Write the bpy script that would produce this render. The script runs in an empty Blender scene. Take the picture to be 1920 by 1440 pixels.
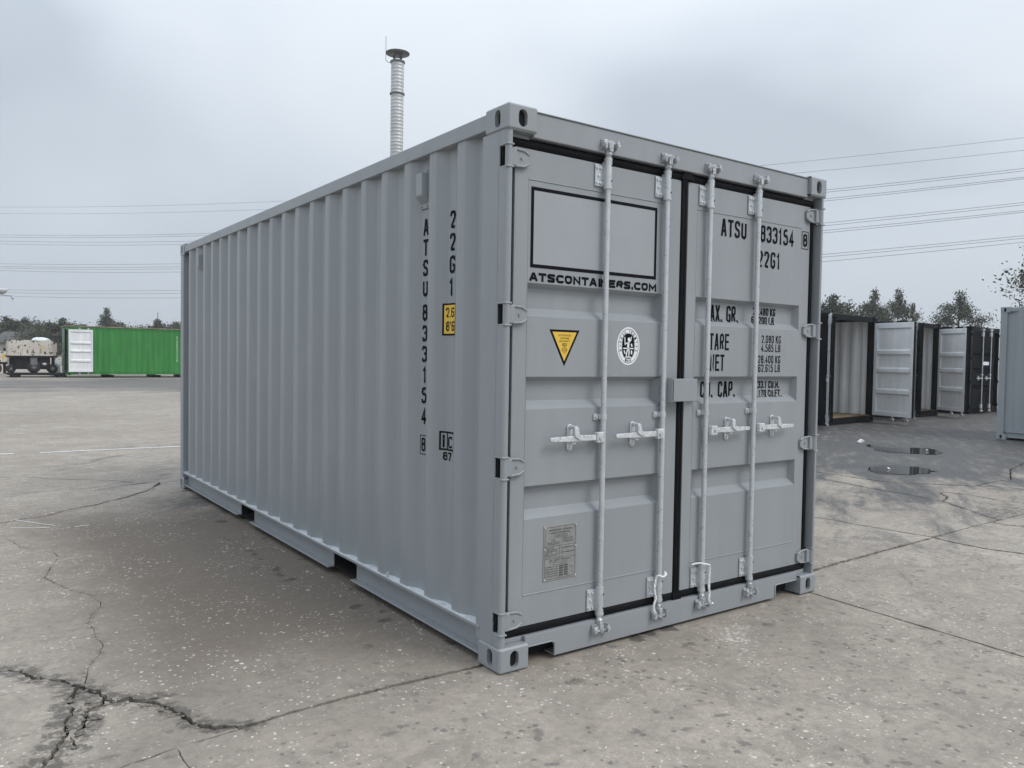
import bpy, bmesh, math, random
import numpy as np
from mathutils import Vector, Matrix, noise as mnoise
from mathutils.geometry import delaunay_2d_cdt

random.seed(7)
rng = np.random.default_rng(7)
scn = bpy.context.scene
COL = scn.collection
R = math.radians

# ------------------------------------------------------------------ camera
cam_d = bpy.data.cameras.new('camera')
cam = bpy.data.objects.new('camera', cam_d)
COL.objects.link(cam)
cam_d.sensor_width = 36
cam_d.sensor_fit = 'HORIZONTAL'
cam_d.lens = 27.837
cam_d.clip_start = 0.05
cam_d.clip_end = 3000
CR = Vector((0.8134339, -0.5814325, 0.0161705))
CU = Vector((0.0062908, 0.0365932, 0.9993104))
CF = Vector((0.5816233, 0.8127713, -0.0334238))
CAM = Vector((-2.04216, -2.91596, 1.45067))
m = Matrix.Identity(4)
for i in range(3):
    m[i][0] = CR[i]; m[i][1] = CU[i]; m[i][2] = -CF[i]; m[i][3] = CAM[i]
cam.matrix_world = m
scn.camera = cam

# ------------------------------------------------------------------ sky, sun, exposure
SUN_AZ = Vector((0.42, -0.90, 0)).normalized()      # horizontal direction towards the sun
SUN_EL = R(48)
world = bpy.data.worlds.new('World')
scn.world = world
world.use_nodes = True
wn, wl = world.node_tree.nodes, world.node_tree.links
wn.clear()
def W(t, **k):
    n = wn.new(t)
    for a, b in k.items():
        setattr(n, a, b)
    return n
w_out = W('ShaderNodeOutputWorld')
w_bg = W('ShaderNodeBackground'); w_bg.inputs['Strength'].default_value = 0.1
w_sky = W('ShaderNodeTexSky'); w_sky.sky_type = 'NISHITA'; w_sky.sun_disc = False
w_sky.sun_elevation = SUN_EL
w_sky.sun_rotation = math.atan2(SUN_AZ.x, SUN_AZ.y)
w_sky.air_density = 1.0; w_sky.dust_density = 3.0
w_tc = W('ShaderNodeTexCoord')
w_sep = W('ShaderNodeSeparateXYZ')
wl.new(w_tc.outputs['Generated'], w_sep.inputs[0])
w_map = W('ShaderNodeMapping'); w_map.inputs['Location'].default_value = (-4.0, 7.5, 4.8)
w_map.inputs['Scale'].default_value = (1.0, 1.0, 1.9)
wl.new(w_tc.outputs['Generated'], w_map.inputs[0])
w_n1 = W('ShaderNodeTexNoise'); w_n1.inputs['Scale'].default_value = 1.9
w_n1.inputs['Detail'].default_value = 3; w_n1.inputs['Roughness'].default_value = 0.42
w_n1.inputs['Distortion'].default_value = 0.35
wl.new(w_map.outputs[0], w_n1.inputs['Vector'])
w_rmp = W('ShaderNodeValToRGB')
cr = w_rmp.color_ramp
cr.elements[0].position = 0.36; cr.elements[0].color = (3.81, 4.27, 4.79, 1)
cr.elements[1].position = 0.64; cr.elements[1].color = (5.43, 5.87, 6.29, 1)
e = cr.elements.new(0.5); e.color = (4.79, 5.26, 5.82, 1)
wl.new(w_n1.outputs['Fac'], w_rmp.inputs[0])
# clouds thin out into an even pale band near the horizon
w_hz = W('ShaderNodeMapRange'); w_hz.inputs[1].default_value = 0.0; w_hz.inputs[2].default_value = 0.30
w_hz.inputs[3].default_value = 1.0; w_hz.inputs[4].default_value = 0.0; w_hz.interpolation_type = 'SMOOTHSTEP'
wl.new(w_sep.outputs['Z'], w_hz.inputs[0])
w_m1 = W('ShaderNodeMixRGB'); w_m1.inputs[2].default_value = (5.85, 6.5, 7.25, 1)
w_hm = W('ShaderNodeMath', operation='MULTIPLY'); w_hm.inputs[1].default_value = 0.8
wl.new(w_hz.outputs[0], w_hm.inputs[0]); wl.new(w_hm.outputs[0], w_m1.inputs[0])
wl.new(w_rmp.outputs[0], w_m1.inputs[1])
w_m2 = W('ShaderNodeMixRGB'); w_m2.inputs[0].default_value = 0.93
wl.new(w_sky.outputs[0], w_m2.inputs[1]); wl.new(w_m1.outputs[0], w_m2.inputs[2])
# overcast sky: brighter overhead than at the horizon
w_zn = W('ShaderNodeMapRange'); w_zn.inputs[1].default_value = 0.0; w_zn.inputs[2].default_value = 1.0
w_zn.inputs[3].default_value = 1.0; w_zn.inputs[4].default_value = 2.7
wl.new(w_sep.outputs['Z'], w_zn.inputs[0])
w_vm = W('ShaderNodeVectorMath', operation='SCALE')
wl.new(w_m2.outputs[0], w_vm.inputs[0]); wl.new(w_zn.outputs[0], w_vm.inputs['Scale'])
wl.new(w_vm.outputs[0], w_bg.inputs['Color']); wl.new(w_bg.outputs[0], w_out.inputs[0])

sun_d = bpy.data.lights.new('sun', 'SUN')
sun_d.energy = 1.5
sun_d.angle = R(26)
sun_d.color = (1.0, 0.965, 0.92)
sun = bpy.data.objects.new('sun', sun_d)
COL.objects.link(sun)
to_sun = Vector((SUN_AZ.x * math.cos(SUN_EL), SUN_AZ.y * math.cos(SUN_EL), math.sin(SUN_EL)))
sun.rotation_euler = (-to_sun).to_track_quat('-Z', 'Y').to_euler()
sun.location = to_sun * 60

scn.view_settings.view_transform = 'Standard'
scn.view_settings.look = 'None'
scn.view_settings.gamma = 1
scn.view_settings.use_curve_mapping = False
scn.view_settings.exposure = 0.0

# ------------------------------------------------------------------ material helpers
class NT:
    def __init__(self, name):
        self.m = bpy.data.materials.new(name)
        self.m.use_nodes = True
        self.t = self.m.node_tree
        self.b = self.t.nodes['Principled BSDF']
        self.geo = None
    def n(self, t, **k):
        nd = self.t.nodes.new(t)
        for a, b in k.items():
            setattr(nd, a, b)
        return nd
    def l(self, a, b):
        self.t.links.new(a, b)
    def pos(self):
        if not self.geo:
            self.geo = self.n('ShaderNodeNewGeometry')
        return self.geo.outputs['Position']
    def obj(self):
        return self.n('ShaderNodeTexCoord').outputs['Object']
    def val(self, x, sock):
        if hasattr(x, 'is_linked'):
            self.l(x, sock)
        else:
            sock.default_value = x
    def math(self, op, a, b=None, c=None, clamp=False):
        nd = self.n('ShaderNodeMath', operation=op); nd.use_clamp = clamp
        self.val(a, nd.inputs[0])
        if b is not None: self.val(b, nd.inputs[1])
        if c is not None: self.val(c, nd.inputs[2])
        return nd.outputs[0]
    def noise(self, v, scale, detail=4, rough=0.5, dist=0.0):
        nd = self.n('ShaderNodeTexNoise')
        self.l(v, nd.inputs['Vector'])
        nd.inputs['Scale'].default_value = scale; nd.inputs['Detail'].default_value = detail
        nd.inputs['Roughness'].default_value = rough; nd.inputs['Distortion'].default_value = dist
        return nd.outputs['Fac']
    def vor(self, v, scale, rand=1.0, feature='F1'):
        nd = self.n('ShaderNodeTexVoronoi'); nd.feature = feature
        self.l(v, nd.inputs['Vector']); nd.inputs['Scale'].default_value = scale
        nd.inputs['Randomness'].default_value = rand
        return nd
    def mapr(self, x, a, b, c=0.0, d=1.0, smooth=True):
        nd = self.n('ShaderNodeMapRange')
        if smooth: nd.interpolation_type = 'SMOOTHSTEP'
        self.l(x, nd.inputs[0])
        for i, q in enumerate((a, b, c, d)):
            self.val(q, nd.inputs[i + 1])
        return nd.outputs[0]
    def mix(self, f, a, b, blend='MIX'):
        nd = self.n('ShaderNodeMixRGB', blend_type=blend)
        self.val(f, nd.inputs[0])
        for s, x in ((1, a), (2, b)):
            if hasattr(x, 'is_linked'): self.l(x, nd.inputs[s])
            else: nd.inputs[s].default_value = (*x, 1)
        return nd.outputs[0]
    def scale(self, v, s):
        nd = self.n('ShaderNodeMapping'); self.l(v, nd.inputs[0]); nd.inputs['Scale'].default_value = s
        return nd.outputs[0]
    def bump(self, h, strength, dist):
        nd = self.n('ShaderNodeBump'); nd.inputs['Strength'].default_value = strength
        nd.inputs['Distance'].default_value = dist
        self.l(h, nd.inputs['Height']); self.l(nd.outputs[0], self.b.inputs['Normal'])
    def set(self, col=None, rough=None, metal=None, spec=None):
        for k, x in (('Base Color', col), ('Roughness', rough), ('Metallic', metal), ('Specular IOR Level', spec)):
            if x is None: continue
            s = self.b.inputs[k]
            if hasattr(x, 'is_linked'): self.l(x, s)
            elif k == 'Base Color': s.default_value = (*x, 1)
            else: s.default_value = x
        return self

def paint(name, col, rough=0.36, dirt=0.05, chips=True, bumpy=0.25, spec=.5):
    q = NT(name); p = q.obj()
    a = q.noise(p, 1.6, 4, 0.55)
    b = q.noise(q.scale(p, (9, 9, 0.8)), 1.0, 4, 0.6)       # vertical runs of grime
    f = q.math('MULTIPLY_ADD', b, 0.5, q.math('MULTIPLY', a, 0.5))
    c = q.mix(q.mapr(f, 0.38, 0.66), tuple(x * (1 - dirt) for x in col), tuple(min(1, x * (1 + dirt * .5)) for x in col))
    if chips:
        v = q.vor(p, 26); sp = q.math('LESS_THAN', v.outputs['Distance'], 0.075)
        sc = q.n('ShaderNodeSeparateColor'); q.l(v.outputs['Color'], sc.inputs[0])
        sp = q.math('MULTIPLY', sp, q.math('GREATER_THAN', sc.outputs[0], 0.93))
        c = q.mix(q.math('MULTIPLY', sp, 0.5), c, tuple(min(1, x * 1.5) for x in col))
    q.set(c, q.mapr(q.noise(p, 6, 4), 0.3, 0.7, rough - .02, rough + .04), None, spec)
    h = q.math('ADD', q.noise(p, 60, 3), q.math('MULTIPLY', q.noise(p, 5, 2), 1.6))
    q.bump(h, bumpy, 0.0016)
    return q.m

def plain(name, col, rough=0.6, metal=0.0, var=0.12, sc=8, spec=.5):
    q = NT(name); p = q.obj()
    n = q.noise(p, sc, 4, .6)
    c = q.mix(q.mapr(n, .3, .7), tuple(x * (1 - var) for x in col), tuple(min(1, x * (1 + var)) for x in col))
    q.set(c, q.mapr(q.noise(p, sc * 2, 3), .3, .7, max(.05, rough - .08), min(1, rough + .08)), metal, spec)
    return q.m

GREY = (0.282, 0.302, 0.318)
MAT = {}
MAT['paint'] = paint('grey_container_paint', GREY)
MAT['paint2'] = paint('pale_grey_container_paint', (0.30, 0.325, 0.345), rough=.5)
MAT['inner'] = paint('grey_interior_paint', (0.78, 0.80, 0.81), rough=.55, dirt=.10, chips=False)
MAT['black'] = paint('black_container_paint', (0.010, 0.011, 0.013), rough=.5, dirt=.3, chips=False, spec=.08)
MAT['galv'] = plain('galvanised_steel', (0.54, 0.565, 0.585), .33, .35, .06, 14)
MAT['zinc'] = plain('cast_zinc_fittings', (0.62, 0.645, 0.66), .32, .3, .14, 30)
MAT['cast'] = plain('cast_steel_fittings', (0.44, 0.46, 0.475), .34, .35, .4, 40)
MAT['rubber'] = plain('black_rubber', (0.006, 0.0065, 0.008), .5, 0, .3, 8, .12)
MAT['ledge_light'] = plain('painted_ledge_light', (0.68, 0.71, 0.735), .35, 0, .12, 12)  # pale tone that paints skylight onto the rail ledge
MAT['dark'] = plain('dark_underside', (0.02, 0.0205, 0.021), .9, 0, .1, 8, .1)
MAT['ink'] = plain('black_print', (0.006, 0.007, 0.009), .6, 0, .1, 8, .08)
MAT['yellow'] = plain('yellow_film', (0.72, 0.47, 0.06), .45, 0, .05)
MAT['white'] = plain('white_film', (0.78, 0.80, 0.82), .45, 0, .04)
MAT['whitepaint'] = plain('white_line_paint', (0.74, 0.74, 0.72), .7, 0, .1, 20)
MAT['panelfilm'] = plain('grey_film', tuple(x * 1.12 for x in GREY), .45, 0, .02)
MAT['plate'] = plain('engraved_alloy_plate', (0.34, 0.345, 0.34), .38, .5, .1, 40)
MAT['plateink'] = plain('plate_engraving', (0.09, 0.09, 0.09), .6)
MAT['rope'] = plain('white_rope_fibre', (0.78, 0.79, 0.8), .85, 0, .12, 60)
MAT['brown'] = plain('plywood_floor', (0.22, 0.15, 0.09), .7, 0, .3, 4)
MAT['tyre'] = plain('worn_tyre_rubber', (0.02, 0.02, 0.02), .75, 0, .3)
MAT['steel_dark'] = plain('dark_chassis_steel', (0.014, 0.014, 0.014), .7, 0, .4, 8, .2)
MAT['tarp'] = plain('white_plastic_sheet', (0.72, 0.75, 0.78), .5, 0, .08)
MAT['cable'] = plain('weathered_cable', (0.16, 0.17, 0.18), .5)
MAT['duct'] = plain('pale_duct_steel', (0.50, 0.52, 0.52), .45, .2, .1, 3)
MAT['ductdark'] = plain('dull_cowl_steel', (0.16, 0.165, 0.17), .5, .4, .2, 3)
MAT['roofgrey'] = plain('shed_roof_sheet', (0.17, 0.18, 0.19), .6, 0, .2, 1)
MAT['wallgrey'] = plain('shed_wall_render', (0.30, 0.29, 0.27), .9, 0, .2, 1)
MAT['bark'] = plain('tree_bark', (0.07, 0.06, 0.05), .9, 0, .3, 5)
MAT['rusty'] = plain('rusty_roof_edge', (0.24, 0.19, 0.15), .8, 0, .35, 2)
MAT['paper'] = plain('white_paper', (0.8, 0.8, 0.8), .8)

def green_paint():
    q = NT('green_container_paint'); p = q.obj()
    n = q.noise(q.scale(p, (3, 3, .5)), 1.0, 4, .6)
    c = q.mix(q.mapr(n, .35, .7), (0.026, 0.19, 0.034), (0.038, 0.245, 0.045))
    q.set(c, .5)
    return q.m
MAT['green'] = green_paint()

def battered_cream():
    q = NT('chipped_cream_paint'); p = q.obj()
    n = q.noise(p, 5, 6, .7)
    c = q.mix(q.mapr(q.noise(p, 1.2, 4), .3, .7), (0.52, 0.48, 0.42), (0.64, 0.60, 0.54))
    c = q.mix(q.mapr(n, .55, .58), c, (0.035, 0.03, 0.028))
    r = q.noise(q.scale(p, (6, 6, .6)), 1, 4, .6)
    c = q.mix(q.math('MULTIPLY', q.mapr(r, .58, .7), .5), c, (0.16, 0.12, 0.09))
    q.set(c, .7)
    return q.m
MAT['cream'] = battered_cream()

def leaf_mat(name, a, b):
    q = NT(name); p = q.pos()
    n = q.noise(p, .9, 3, .6)
    oi = q.n('ShaderNodeObjectInfo')
    c = q.mix(q.mapr(n, .3, .7), a, b)
    c = q.mix(q.math('MULTIPLY', oi.outputs['Random'], .35), c, (0.075, 0.07, 0.045))
    q.set(c, .6)
    return q.m
MAT['leaf'] = leaf_mat('dull_green_leaves', (0.030, 0.042, 0.024), (0.06, 0.075, 0.042))
MAT['leaf2'] = leaf_mat('olive_leaves', (0.05, 0.052, 0.030), (0.10, 0.098, 0.062))

def concrete():
    q = NT('yard_concrete'); p = q.pos()
    sep = q.n('ShaderNodeSeparateXYZ'); q.l(p, sep.inputs[0])
    X, Y = sep.outputs[0], sep.outputs[1]
    big = q.noise(p, .33, 5, .55, .3)
    mid = q.noise(p, 1.7, 6, .62, .4)
    fine = q.noise(p, 22, 5, .7)
    gr = q.noise(p, 190, 2, .6)
    base = q.mix(q.mapr(big, .3, .7), (0.330, 0.286, 0.236), (0.46, 0.408, 0.344))
    base = q.mix(q.mapr(mid, .36, .68, 0, .55), base, (0.25, 0.221, 0.189))
    base = q.mix(q.mapr(fine, .40, .66, 0, .55), base, (0.25, 0.226, 0.20))
    base = q.mix(q.mapr(gr, .35, .7, 0, .5), base, (0.24, 0.218, 0.192))
    patch = q.noise(p, 5.5, 7, .72, .8)
    base = q.mix(q.mapr(patch, .50, .62, 0, .42), base, (0.20, 0.177, 0.152))
    base = q.mix(q.mapr(patch, .44, .34, 0, .35), base, (0.50, 0.455, 0.392))
    drag = q.noise(q.scale(p, (1.3, 9.0, 1)), 1.0, 6, .68)
    base = q.mix(q.mapr(drag, .54, .68, 0, .35), base, (0.21, 0.187, 0.161))
    wob = q.math('MULTIPLY_ADD', q.noise(p, 1.1, 5, .6), 1.5, -.75)
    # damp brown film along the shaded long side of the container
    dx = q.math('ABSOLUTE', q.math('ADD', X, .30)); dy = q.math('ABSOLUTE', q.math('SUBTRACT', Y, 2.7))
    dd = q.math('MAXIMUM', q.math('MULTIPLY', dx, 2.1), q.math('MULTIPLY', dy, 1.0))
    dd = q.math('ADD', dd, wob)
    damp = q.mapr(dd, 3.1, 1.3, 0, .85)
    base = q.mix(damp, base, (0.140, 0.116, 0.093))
    # wet grey stretch towards the row of dark containers on the right
    wx = q.math('MULTIPLY', q.math('SUBTRACT', X, 17.0), .11); wy = q.math('MULTIPLY', q.math('SUBTRACT', Y, 6.2), .22)
    wr = q.math('SQRT', q.math('ADD', q.math('MULTIPLY', wx, wx), q.math('MULTIPLY', wy, wy)))
    rot = q.n('ShaderNodeMapping'); q.l(p, rot.inputs[0]); rot.inputs['Rotation'].default_value = (0, 0, R(-36)); rot.inputs['Scale'].default_value = (1, 1, 1)
    stk = q.noise(q.scale(rot.outputs[0], (.45, 1.5, 1)), 1.2, 8, .68, .4)
    wr = q.math('ADD', wr, q.math('MULTIPLY', q.math('SUBTRACT', stk, .5), 3.2))
    wet = q.math('MULTIPLY', q.mapr(wr, 1.85, 1.2), q.mapr(q.noise(q.scale(rot.outputs[0], (1.0, 4.0, 1)), 1.6, 5, .65), .25, .55, .55, 1.0))
    wx2 = q.math('MULTIPLY', q.math('SUBTRACT', X, 10.0), .05); wy2 = q.math('MULTIPLY', q.math('SUBTRACT', Y, 36.0), .10)
    wr2 = q.math('SQRT', q.math('ADD', q.math('MULTIPLY', wx2, wx2), q.math('MULTIPLY', wy2, wy2)))
    wr2 = q.math('ADD', wr2, q.math('MULTIPLY', q.math('SUBTRACT', q.noise(q.scale(p, (.25, .5, 1)), 1.0, 8, .68), .5), 2.6))
    wet2 = q.mapr(wr2, 1.15, .4, 0, .75)
    wetall = q.math('MAXIMUM', wet, wet2)
    for cx, cy, rr_ in ((8.55, 2.75, .95), (11.0, 4.1, 1.25)):     # soaked margin round each puddle
        ex, ey = q.math('SUBTRACT', X, cx), q.math('SUBTRACT', Y, cy)
        er = q.math('ADD', q.math('SQRT', q.math('ADD', q.math('MULTIPLY', ex, ex), q.math('MULTIPLY', ey, ey))), q.math('MULTIPLY', q.math('SUBTRACT', stk, .5), 2.0))
        wetall = q.math('MAXIMUM', wetall, q.mapr(er, rr_ + .25, rr_ - .35))
    # blotchy damp patches here and there on the right
    bl = q.mapr(q.noise(q.scale(rot.outputs[0], (.8, 1.4, 1)), 1.3, 7, .66, .6), .545, .66)
    right = q.mapr(X, 2.2, 5.0)
    bl = q.math('MULTIPLY', q.math('MULTIPLY', bl, right), .55)
    wetall = q.math('MAXIMUM', wetall, bl)
    base = q.mix(q.math('MULTIPLY', wetall, .92), base, (0.068, 0.070, 0.072))
    # darker worn patches of exposed aggregate
    jit = q.n('ShaderNodeVectorMath', operation='ADD')
    nz = q.n('ShaderNodeTexNoise'); q.l(p, nz.inputs['Vector']); nz.inputs['Scale'].default_value = 30
    vs = q.n('ShaderNodeVectorMath', operation='SCALE'); q.l(nz.outputs['Color'], vs.inputs[0]); vs.inputs['Scale'].default_value = .028
    q.l(p, jit.inputs[0]); q.l(vs.outputs[0], jit.inputs[1])
    pj = jit.outputs[0]
    nz2 = q.n('ShaderNodeTexNoise'); q.l(p, nz2.inputs['Vector']); nz2.inputs['Scale'].default_value = 11; nz2.inputs['Detail'].default_value = 4
    vs2 = q.n('ShaderNodeVectorMath', operation='SCALE'); q.l(nz2.outputs['Color'], vs2.inputs[0]); vs2.inputs['Scale'].default_value = .15
    jit2 = q.n('ShaderNodeVectorMath', operation='ADD'); q.l(pj, jit2.inputs[0]); q.l(vs2.outputs[0], jit2.inputs[1])
    def spots(scale, size, thr, smooth=.03, far=False):
        v = q.vor(jit2.outputs[0] if far else pj, scale)
        sc = q.n('ShaderNodeSeparateColor'); q.l(v.outputs['Color'], sc.inputs[0])
        s = q.math('MULTIPLY', sc.outputs[1], size)
        inside = q.mapr(q.math('SUBTRACT', s, v.outputs['Distance']), 0.0, smooth)
        return q.math('MULTIPLY', inside, q.math('GREATER_THAN', sc.outputs[0], thr))
    front = q.mapr(Y, 1.2, -.4, .35, 1.0)
    d1 = q.math('MULTIPLY', spots(11, .40, .55, .22, True), q.math('MULTIPLY', front, .75))
    base = q.mix(d1, base, (0.15, 0.142, 0.13))
    d2 = q.math('MULTIPLY', spots(24, .44, .52, .14), q.math('MULTIPLY', front, .7))
    base = q.mix(d2, base, (0.13, 0.122, 0.112))
    # pale paint flecks
    near = q.mapr(q.noise(p, 2.2, 6, .7), .40, .60, .0, 1.0)
    w1 = q.math('MULTIPLY', spots(20, .24, .30, .05), q.math('MULTIPLY', near, q.mapr(Y, 1.0, -.6, 1.0, .75)))
    w2 = q.math('MULTIPLY', spots(46, .36, .30, .08), near)
    w3 = spots(7, .10, .70, .03)
    wh = q.math('MAXIMUM', q.math('MAXIMUM', w1, w2), w3)
    # scattered scuffs of white spray
    sc1 = q.math('MULTIPLY', q.mapr(q.noise(p, 1.05, 3, .5), .68, .74), q.mapr(q.noise(p, 34, 4, .7), .5, .58))
    wh = q.math('MAXIMUM', wh, q.math('MULTIPLY', sc1, .7))
    wh = q.math('MULTIPLY', wh, q.math('SUBTRACT', 1.0, q.math('MULTIPLY', wetall, .75)))
    base = q.mix(q.math('MULTIPLY', wh, .85), base, (0.70, 0.675, 0.64))
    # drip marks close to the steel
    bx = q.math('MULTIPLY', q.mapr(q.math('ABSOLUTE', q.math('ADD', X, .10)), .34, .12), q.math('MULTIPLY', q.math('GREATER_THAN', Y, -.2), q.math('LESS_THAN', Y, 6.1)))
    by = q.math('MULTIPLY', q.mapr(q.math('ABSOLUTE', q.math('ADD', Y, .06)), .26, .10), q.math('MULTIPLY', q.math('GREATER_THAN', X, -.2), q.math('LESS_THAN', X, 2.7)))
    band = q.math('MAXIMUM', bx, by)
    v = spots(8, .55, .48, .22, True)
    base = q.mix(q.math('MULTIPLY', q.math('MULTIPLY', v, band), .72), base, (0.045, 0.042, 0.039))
    at = q.n('ShaderNodeAttribute'); at.attribute_name = 'dirt'
    dn = q.math('MULTIPLY', at.outputs['Fac'], q.mapr(q.noise(p, 17, 8, .78), .40, .60, .05, 1.0))
    base = q.mix(q.math('MULTIPLY', q.mapr(dn, .10, .55), .78), base, (0.085, 0.078, 0.070))
    rough = q.math('SUBTRACT', q.mapr(fine, .3, .7, .72, .9), q.math('MULTIPLY', wetall, .25))
    q.set(base, rough, 0, q.math('SUBTRACT', .4, q.math('MULTIPLY', wetall, .15)))
    h = q.math('ADD', q.math('MULTIPLY', fine, 1.2), q.math('MULTIPLY', gr, .5))
    q.bump(h, .55, .006)
    return q.m
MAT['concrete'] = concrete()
MAT['crumb'] = plain('crumbled_concrete', (0.17, 0.155, 0.138), .95, 0, .5, 60)
MAT['soil'] = plain('dark_joint_dirt', (0.022, 0.021, 0.020), .95, 0, .4, 30, .2)
def water():
    q = NT('puddle_water')
    q.set((0.055, 0.057, 0.058), .04, 0, .5)
    q.bump(q.noise(q.pos(), 3.0, 2), .02, .01)
    return q.m
MAT['water'] = water()

# ------------------------------------------------------------------ mesh helpers
class MB:
    def __init__(self):
        self.v = []; self.f = []; self.s = []
    def add(self, vs, fs, smooth=False):
        o = len(self.v)
        self.v.extend([tuple(x) for x in vs])
        for f in fs:
            self.f.append([o + i for i in f]); self.s.append(smooth)
        return self
    def box(self, x0, x1, y0, y1, z0, z1):
        if x0 > x1: x0, x1 = x1, x0
        if y0 > y1: y0, y1 = y1, y0
        if z0 > z1: z0, z1 = z1, z0
        return self.add([(x0, y0, z0), (x1, y0, z0), (x1, y1, z0), (x0, y1, z0), (x0, y0, z1), (x1, y0, z1), (x1, y1, z1), (x0, y1, z1)],
                        [(0, 3, 2, 1), (4, 5, 6, 7), (0, 1, 5, 4), (1, 2, 6, 5), (2, 3, 7, 6), (3, 0, 4, 7)])
    def prism(self, poly, axis, a, b):
        n = len(poly)
        def P(t, w):
            if axis == 'x': return (w, t[0], t[1])
            if axis == 'y': return (t[0], w, t[1])
            return (t[0], t[1], w)
        vs = [P(t, a) for t in poly] + [P(t, b) for t in poly]
        fs = [tuple(range(n)), tuple(range(2 * n - 1, n - 1, -1))]
        fs += [(i, i + n, (i + 1) % n + n, (i + 1) % n) for i in range(n)]
        return self.add(vs, fs)
    def tube(self, pts, r, n=8, cap=True):
        pts = [Vector(q) for q in pts]
        rs = r if isinstance(r, (list, tuple)) else [r] * len(pts)
        vs = []; fs = []
        up = None
        for i, q in enumerate(pts):
            t = (pts[min(i + 1, len(pts) - 1)] - pts[max(i - 1, 0)]).normalized()
            if up is None:
                up = Vector((0, 0, 1)) if abs(t.z) < .9 else Vector((1, 0, 0))
            a = t.cross(up)
            if a.length < 1e-6: a = t.cross(Vector((0, 1, 0)))
            a.normalize(); b = a.cross(t).normalized(); up = b
            for k in range(n):
                an = 2 * math.pi * k / n
                vs.append(q + a * (rs[i] * math.cos(an)) + b * (rs[i] * math.sin(an)))
        for i in range(len(pts) - 1):
            for k in range(n):
                k2 = (k + 1) % n
                fs.append((i * n + k, i * n + k2, (i + 1) * n + k2, (i + 1) * n + k))
        self.add(vs, fs, True)
        if cap:
            self.add(vs[:n], [tuple(range(n))]); self.add(vs[-n:], [tuple(range(n - 1, -1, -1))])
        return self
    def cyl(self, p0, p1, r, n=12):
        return self.tube([p0, p1], r, n)
    def lathe(self, prof, c, n=20):
        vs = []; fs = []
        for (r, z) in prof:
            for k in range(n):
                an = 2 * math.pi * k / n
                vs.append((c[0] + r * math.cos(an), c[1] + r * math.sin(an), c[2] + z))
        for i in range(len(prof) - 1):
            for k in range(n):
                k2 = (k + 1) % n
                fs.append((i * n + k, i * n + k2, (i + 1) * n + k2, (i + 1) * n + k))
        return self.add(vs, fs, True)
    def quad(self, a, b, c, d, smooth=False):
        return self.add([a, b, c, d], [(0, 1, 2, 3)], smooth)
    def mesh(self, name, mat):
        me = bpy.data.meshes.new(name)
        me.from_pydata(self.v, [], self.f)
        me.polygons.foreach_set('use_smooth', self.s)
        me.update()
        if isinstance(mat, str): mat = MAT[mat]
        me.materials.append(mat)
        return me
    def build(self, name, mat, parent=None, bevel=0, loc=None, rz=0):
        me = self.mesh(name, mat)
        bm = bmesh.new(); bm.from_mesh(me)
        bmesh.ops.recalc_face_normals(bm, faces=bm.faces)
        bm.to_mesh(me); bm.free()
        return link(name, me, parent, bevel, loc, rz)

def link(name, me, parent=None, bevel=0, loc=None, rz=0):
    o = bpy.data.objects.new(name, me)
    COL.objects.link(o)
    if parent: o.parent = parent
    if loc: o.location = loc
    if rz: o.rotation_euler = (0, 0, rz)
    if bevel:
        b = o.modifiers.new('bevel', 'BEVEL'); b.width = bevel; b.segments = 2
        b.limit_method = 'ANGLE'; b.angle_limit = R(40); b.harden_normals = False
    return o
def empty(name, loc=(0, 0, 0), rz=0, parent=None):
    o = bpy.data.objects.new(name, None); COL.objects.link(o)
    o.empty_display_size = .2
    o.location = loc; o.rotation_euler = (0, 0, rz)
    if parent: o.parent = parent
    return o
def tag(o, label, cat, group=None):
    o['label'] = label; o['category'] = cat
    if group: o['group'] = group
    return o
def structure(o):
    o['kind'] = 'structure'; return o

# ------------------------------------------------------------------ ground: slabs cut by joints and cracks
def resample(pts, step):
    out = []
    for (x0, y0), (x1, y1) in zip(pts[:-1], pts[1:]):
        L = math.hypot(x1 - x0, y1 - y0); n = max(1, int(L / step))
        for i in range(n):
            t = i / n; out.append((x0 + (x1 - x0) * t, y0 + (y1 - y0) * t))
    out.append(pts[-1])
    return out

main1 = [(-4.2, 3.1), (-3.4, 2.5), (-2.8, 2.2), (-2.2, 1.55), (-1.876, 1.305), (-1.852, 1.282), (-1.818, 1.268), (-1.778, 1.226), (-1.76, 1.184), (-1.735, 1.116), (-1.704, 1.082), (-1.673, 1.054), (-1.64, 1.018), (-1.614, 0.963), (-1.585, 0.918), (-1.565, 0.877), (-1.541, 0.834), (-1.517, 0.791), (-1.507, 0.732), (-1.492, 0.677), (-1.46, 0.668), (-1.43, 0.668), (-1.411, 0.636), (-1.382, 0.604), (-1.349, 0.601), (-1.323, 0.598)]
main2 = [(-1.382, 0.604), (-1.34, 0.557), (-1.315, 0.491), (-1.296, 0.442), (-1.276, 0.38), (-1.27, 0.318), (-1.247, 0.257), (-1.212, 0.217), (-1.198, 0.208), (-1.154, 0.184), (-1.111, 0.155), (-1.076, 0.139)]
down = [(-1.507, 0.732), (-1.518, 0.7), (-1.543, 0.666), (-1.577, 0.652), (-1.595, 0.627), (-1.599, 0.559), (-1.617, 0.492), (-1.643, 0.465), (-1.665, 0.437), (-1.667, 0.386), (-1.658, 0.339)]
down2 = [(-1.585, 0.918), (-1.614, 0.816), (-1.641, 0.756), (-1.633, 0.689), (-1.645, 0.613), (-1.67, 0.561), (-1.682, 0.491), (-1.679, 0.451), (-1.706, 0.401), (-1.726, 0.344), (-1.748, 0.292), (-1.769, 0.25), (-1.782, 0.214), (-1.796, 0.17), (-1.83, 0.06)]
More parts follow.
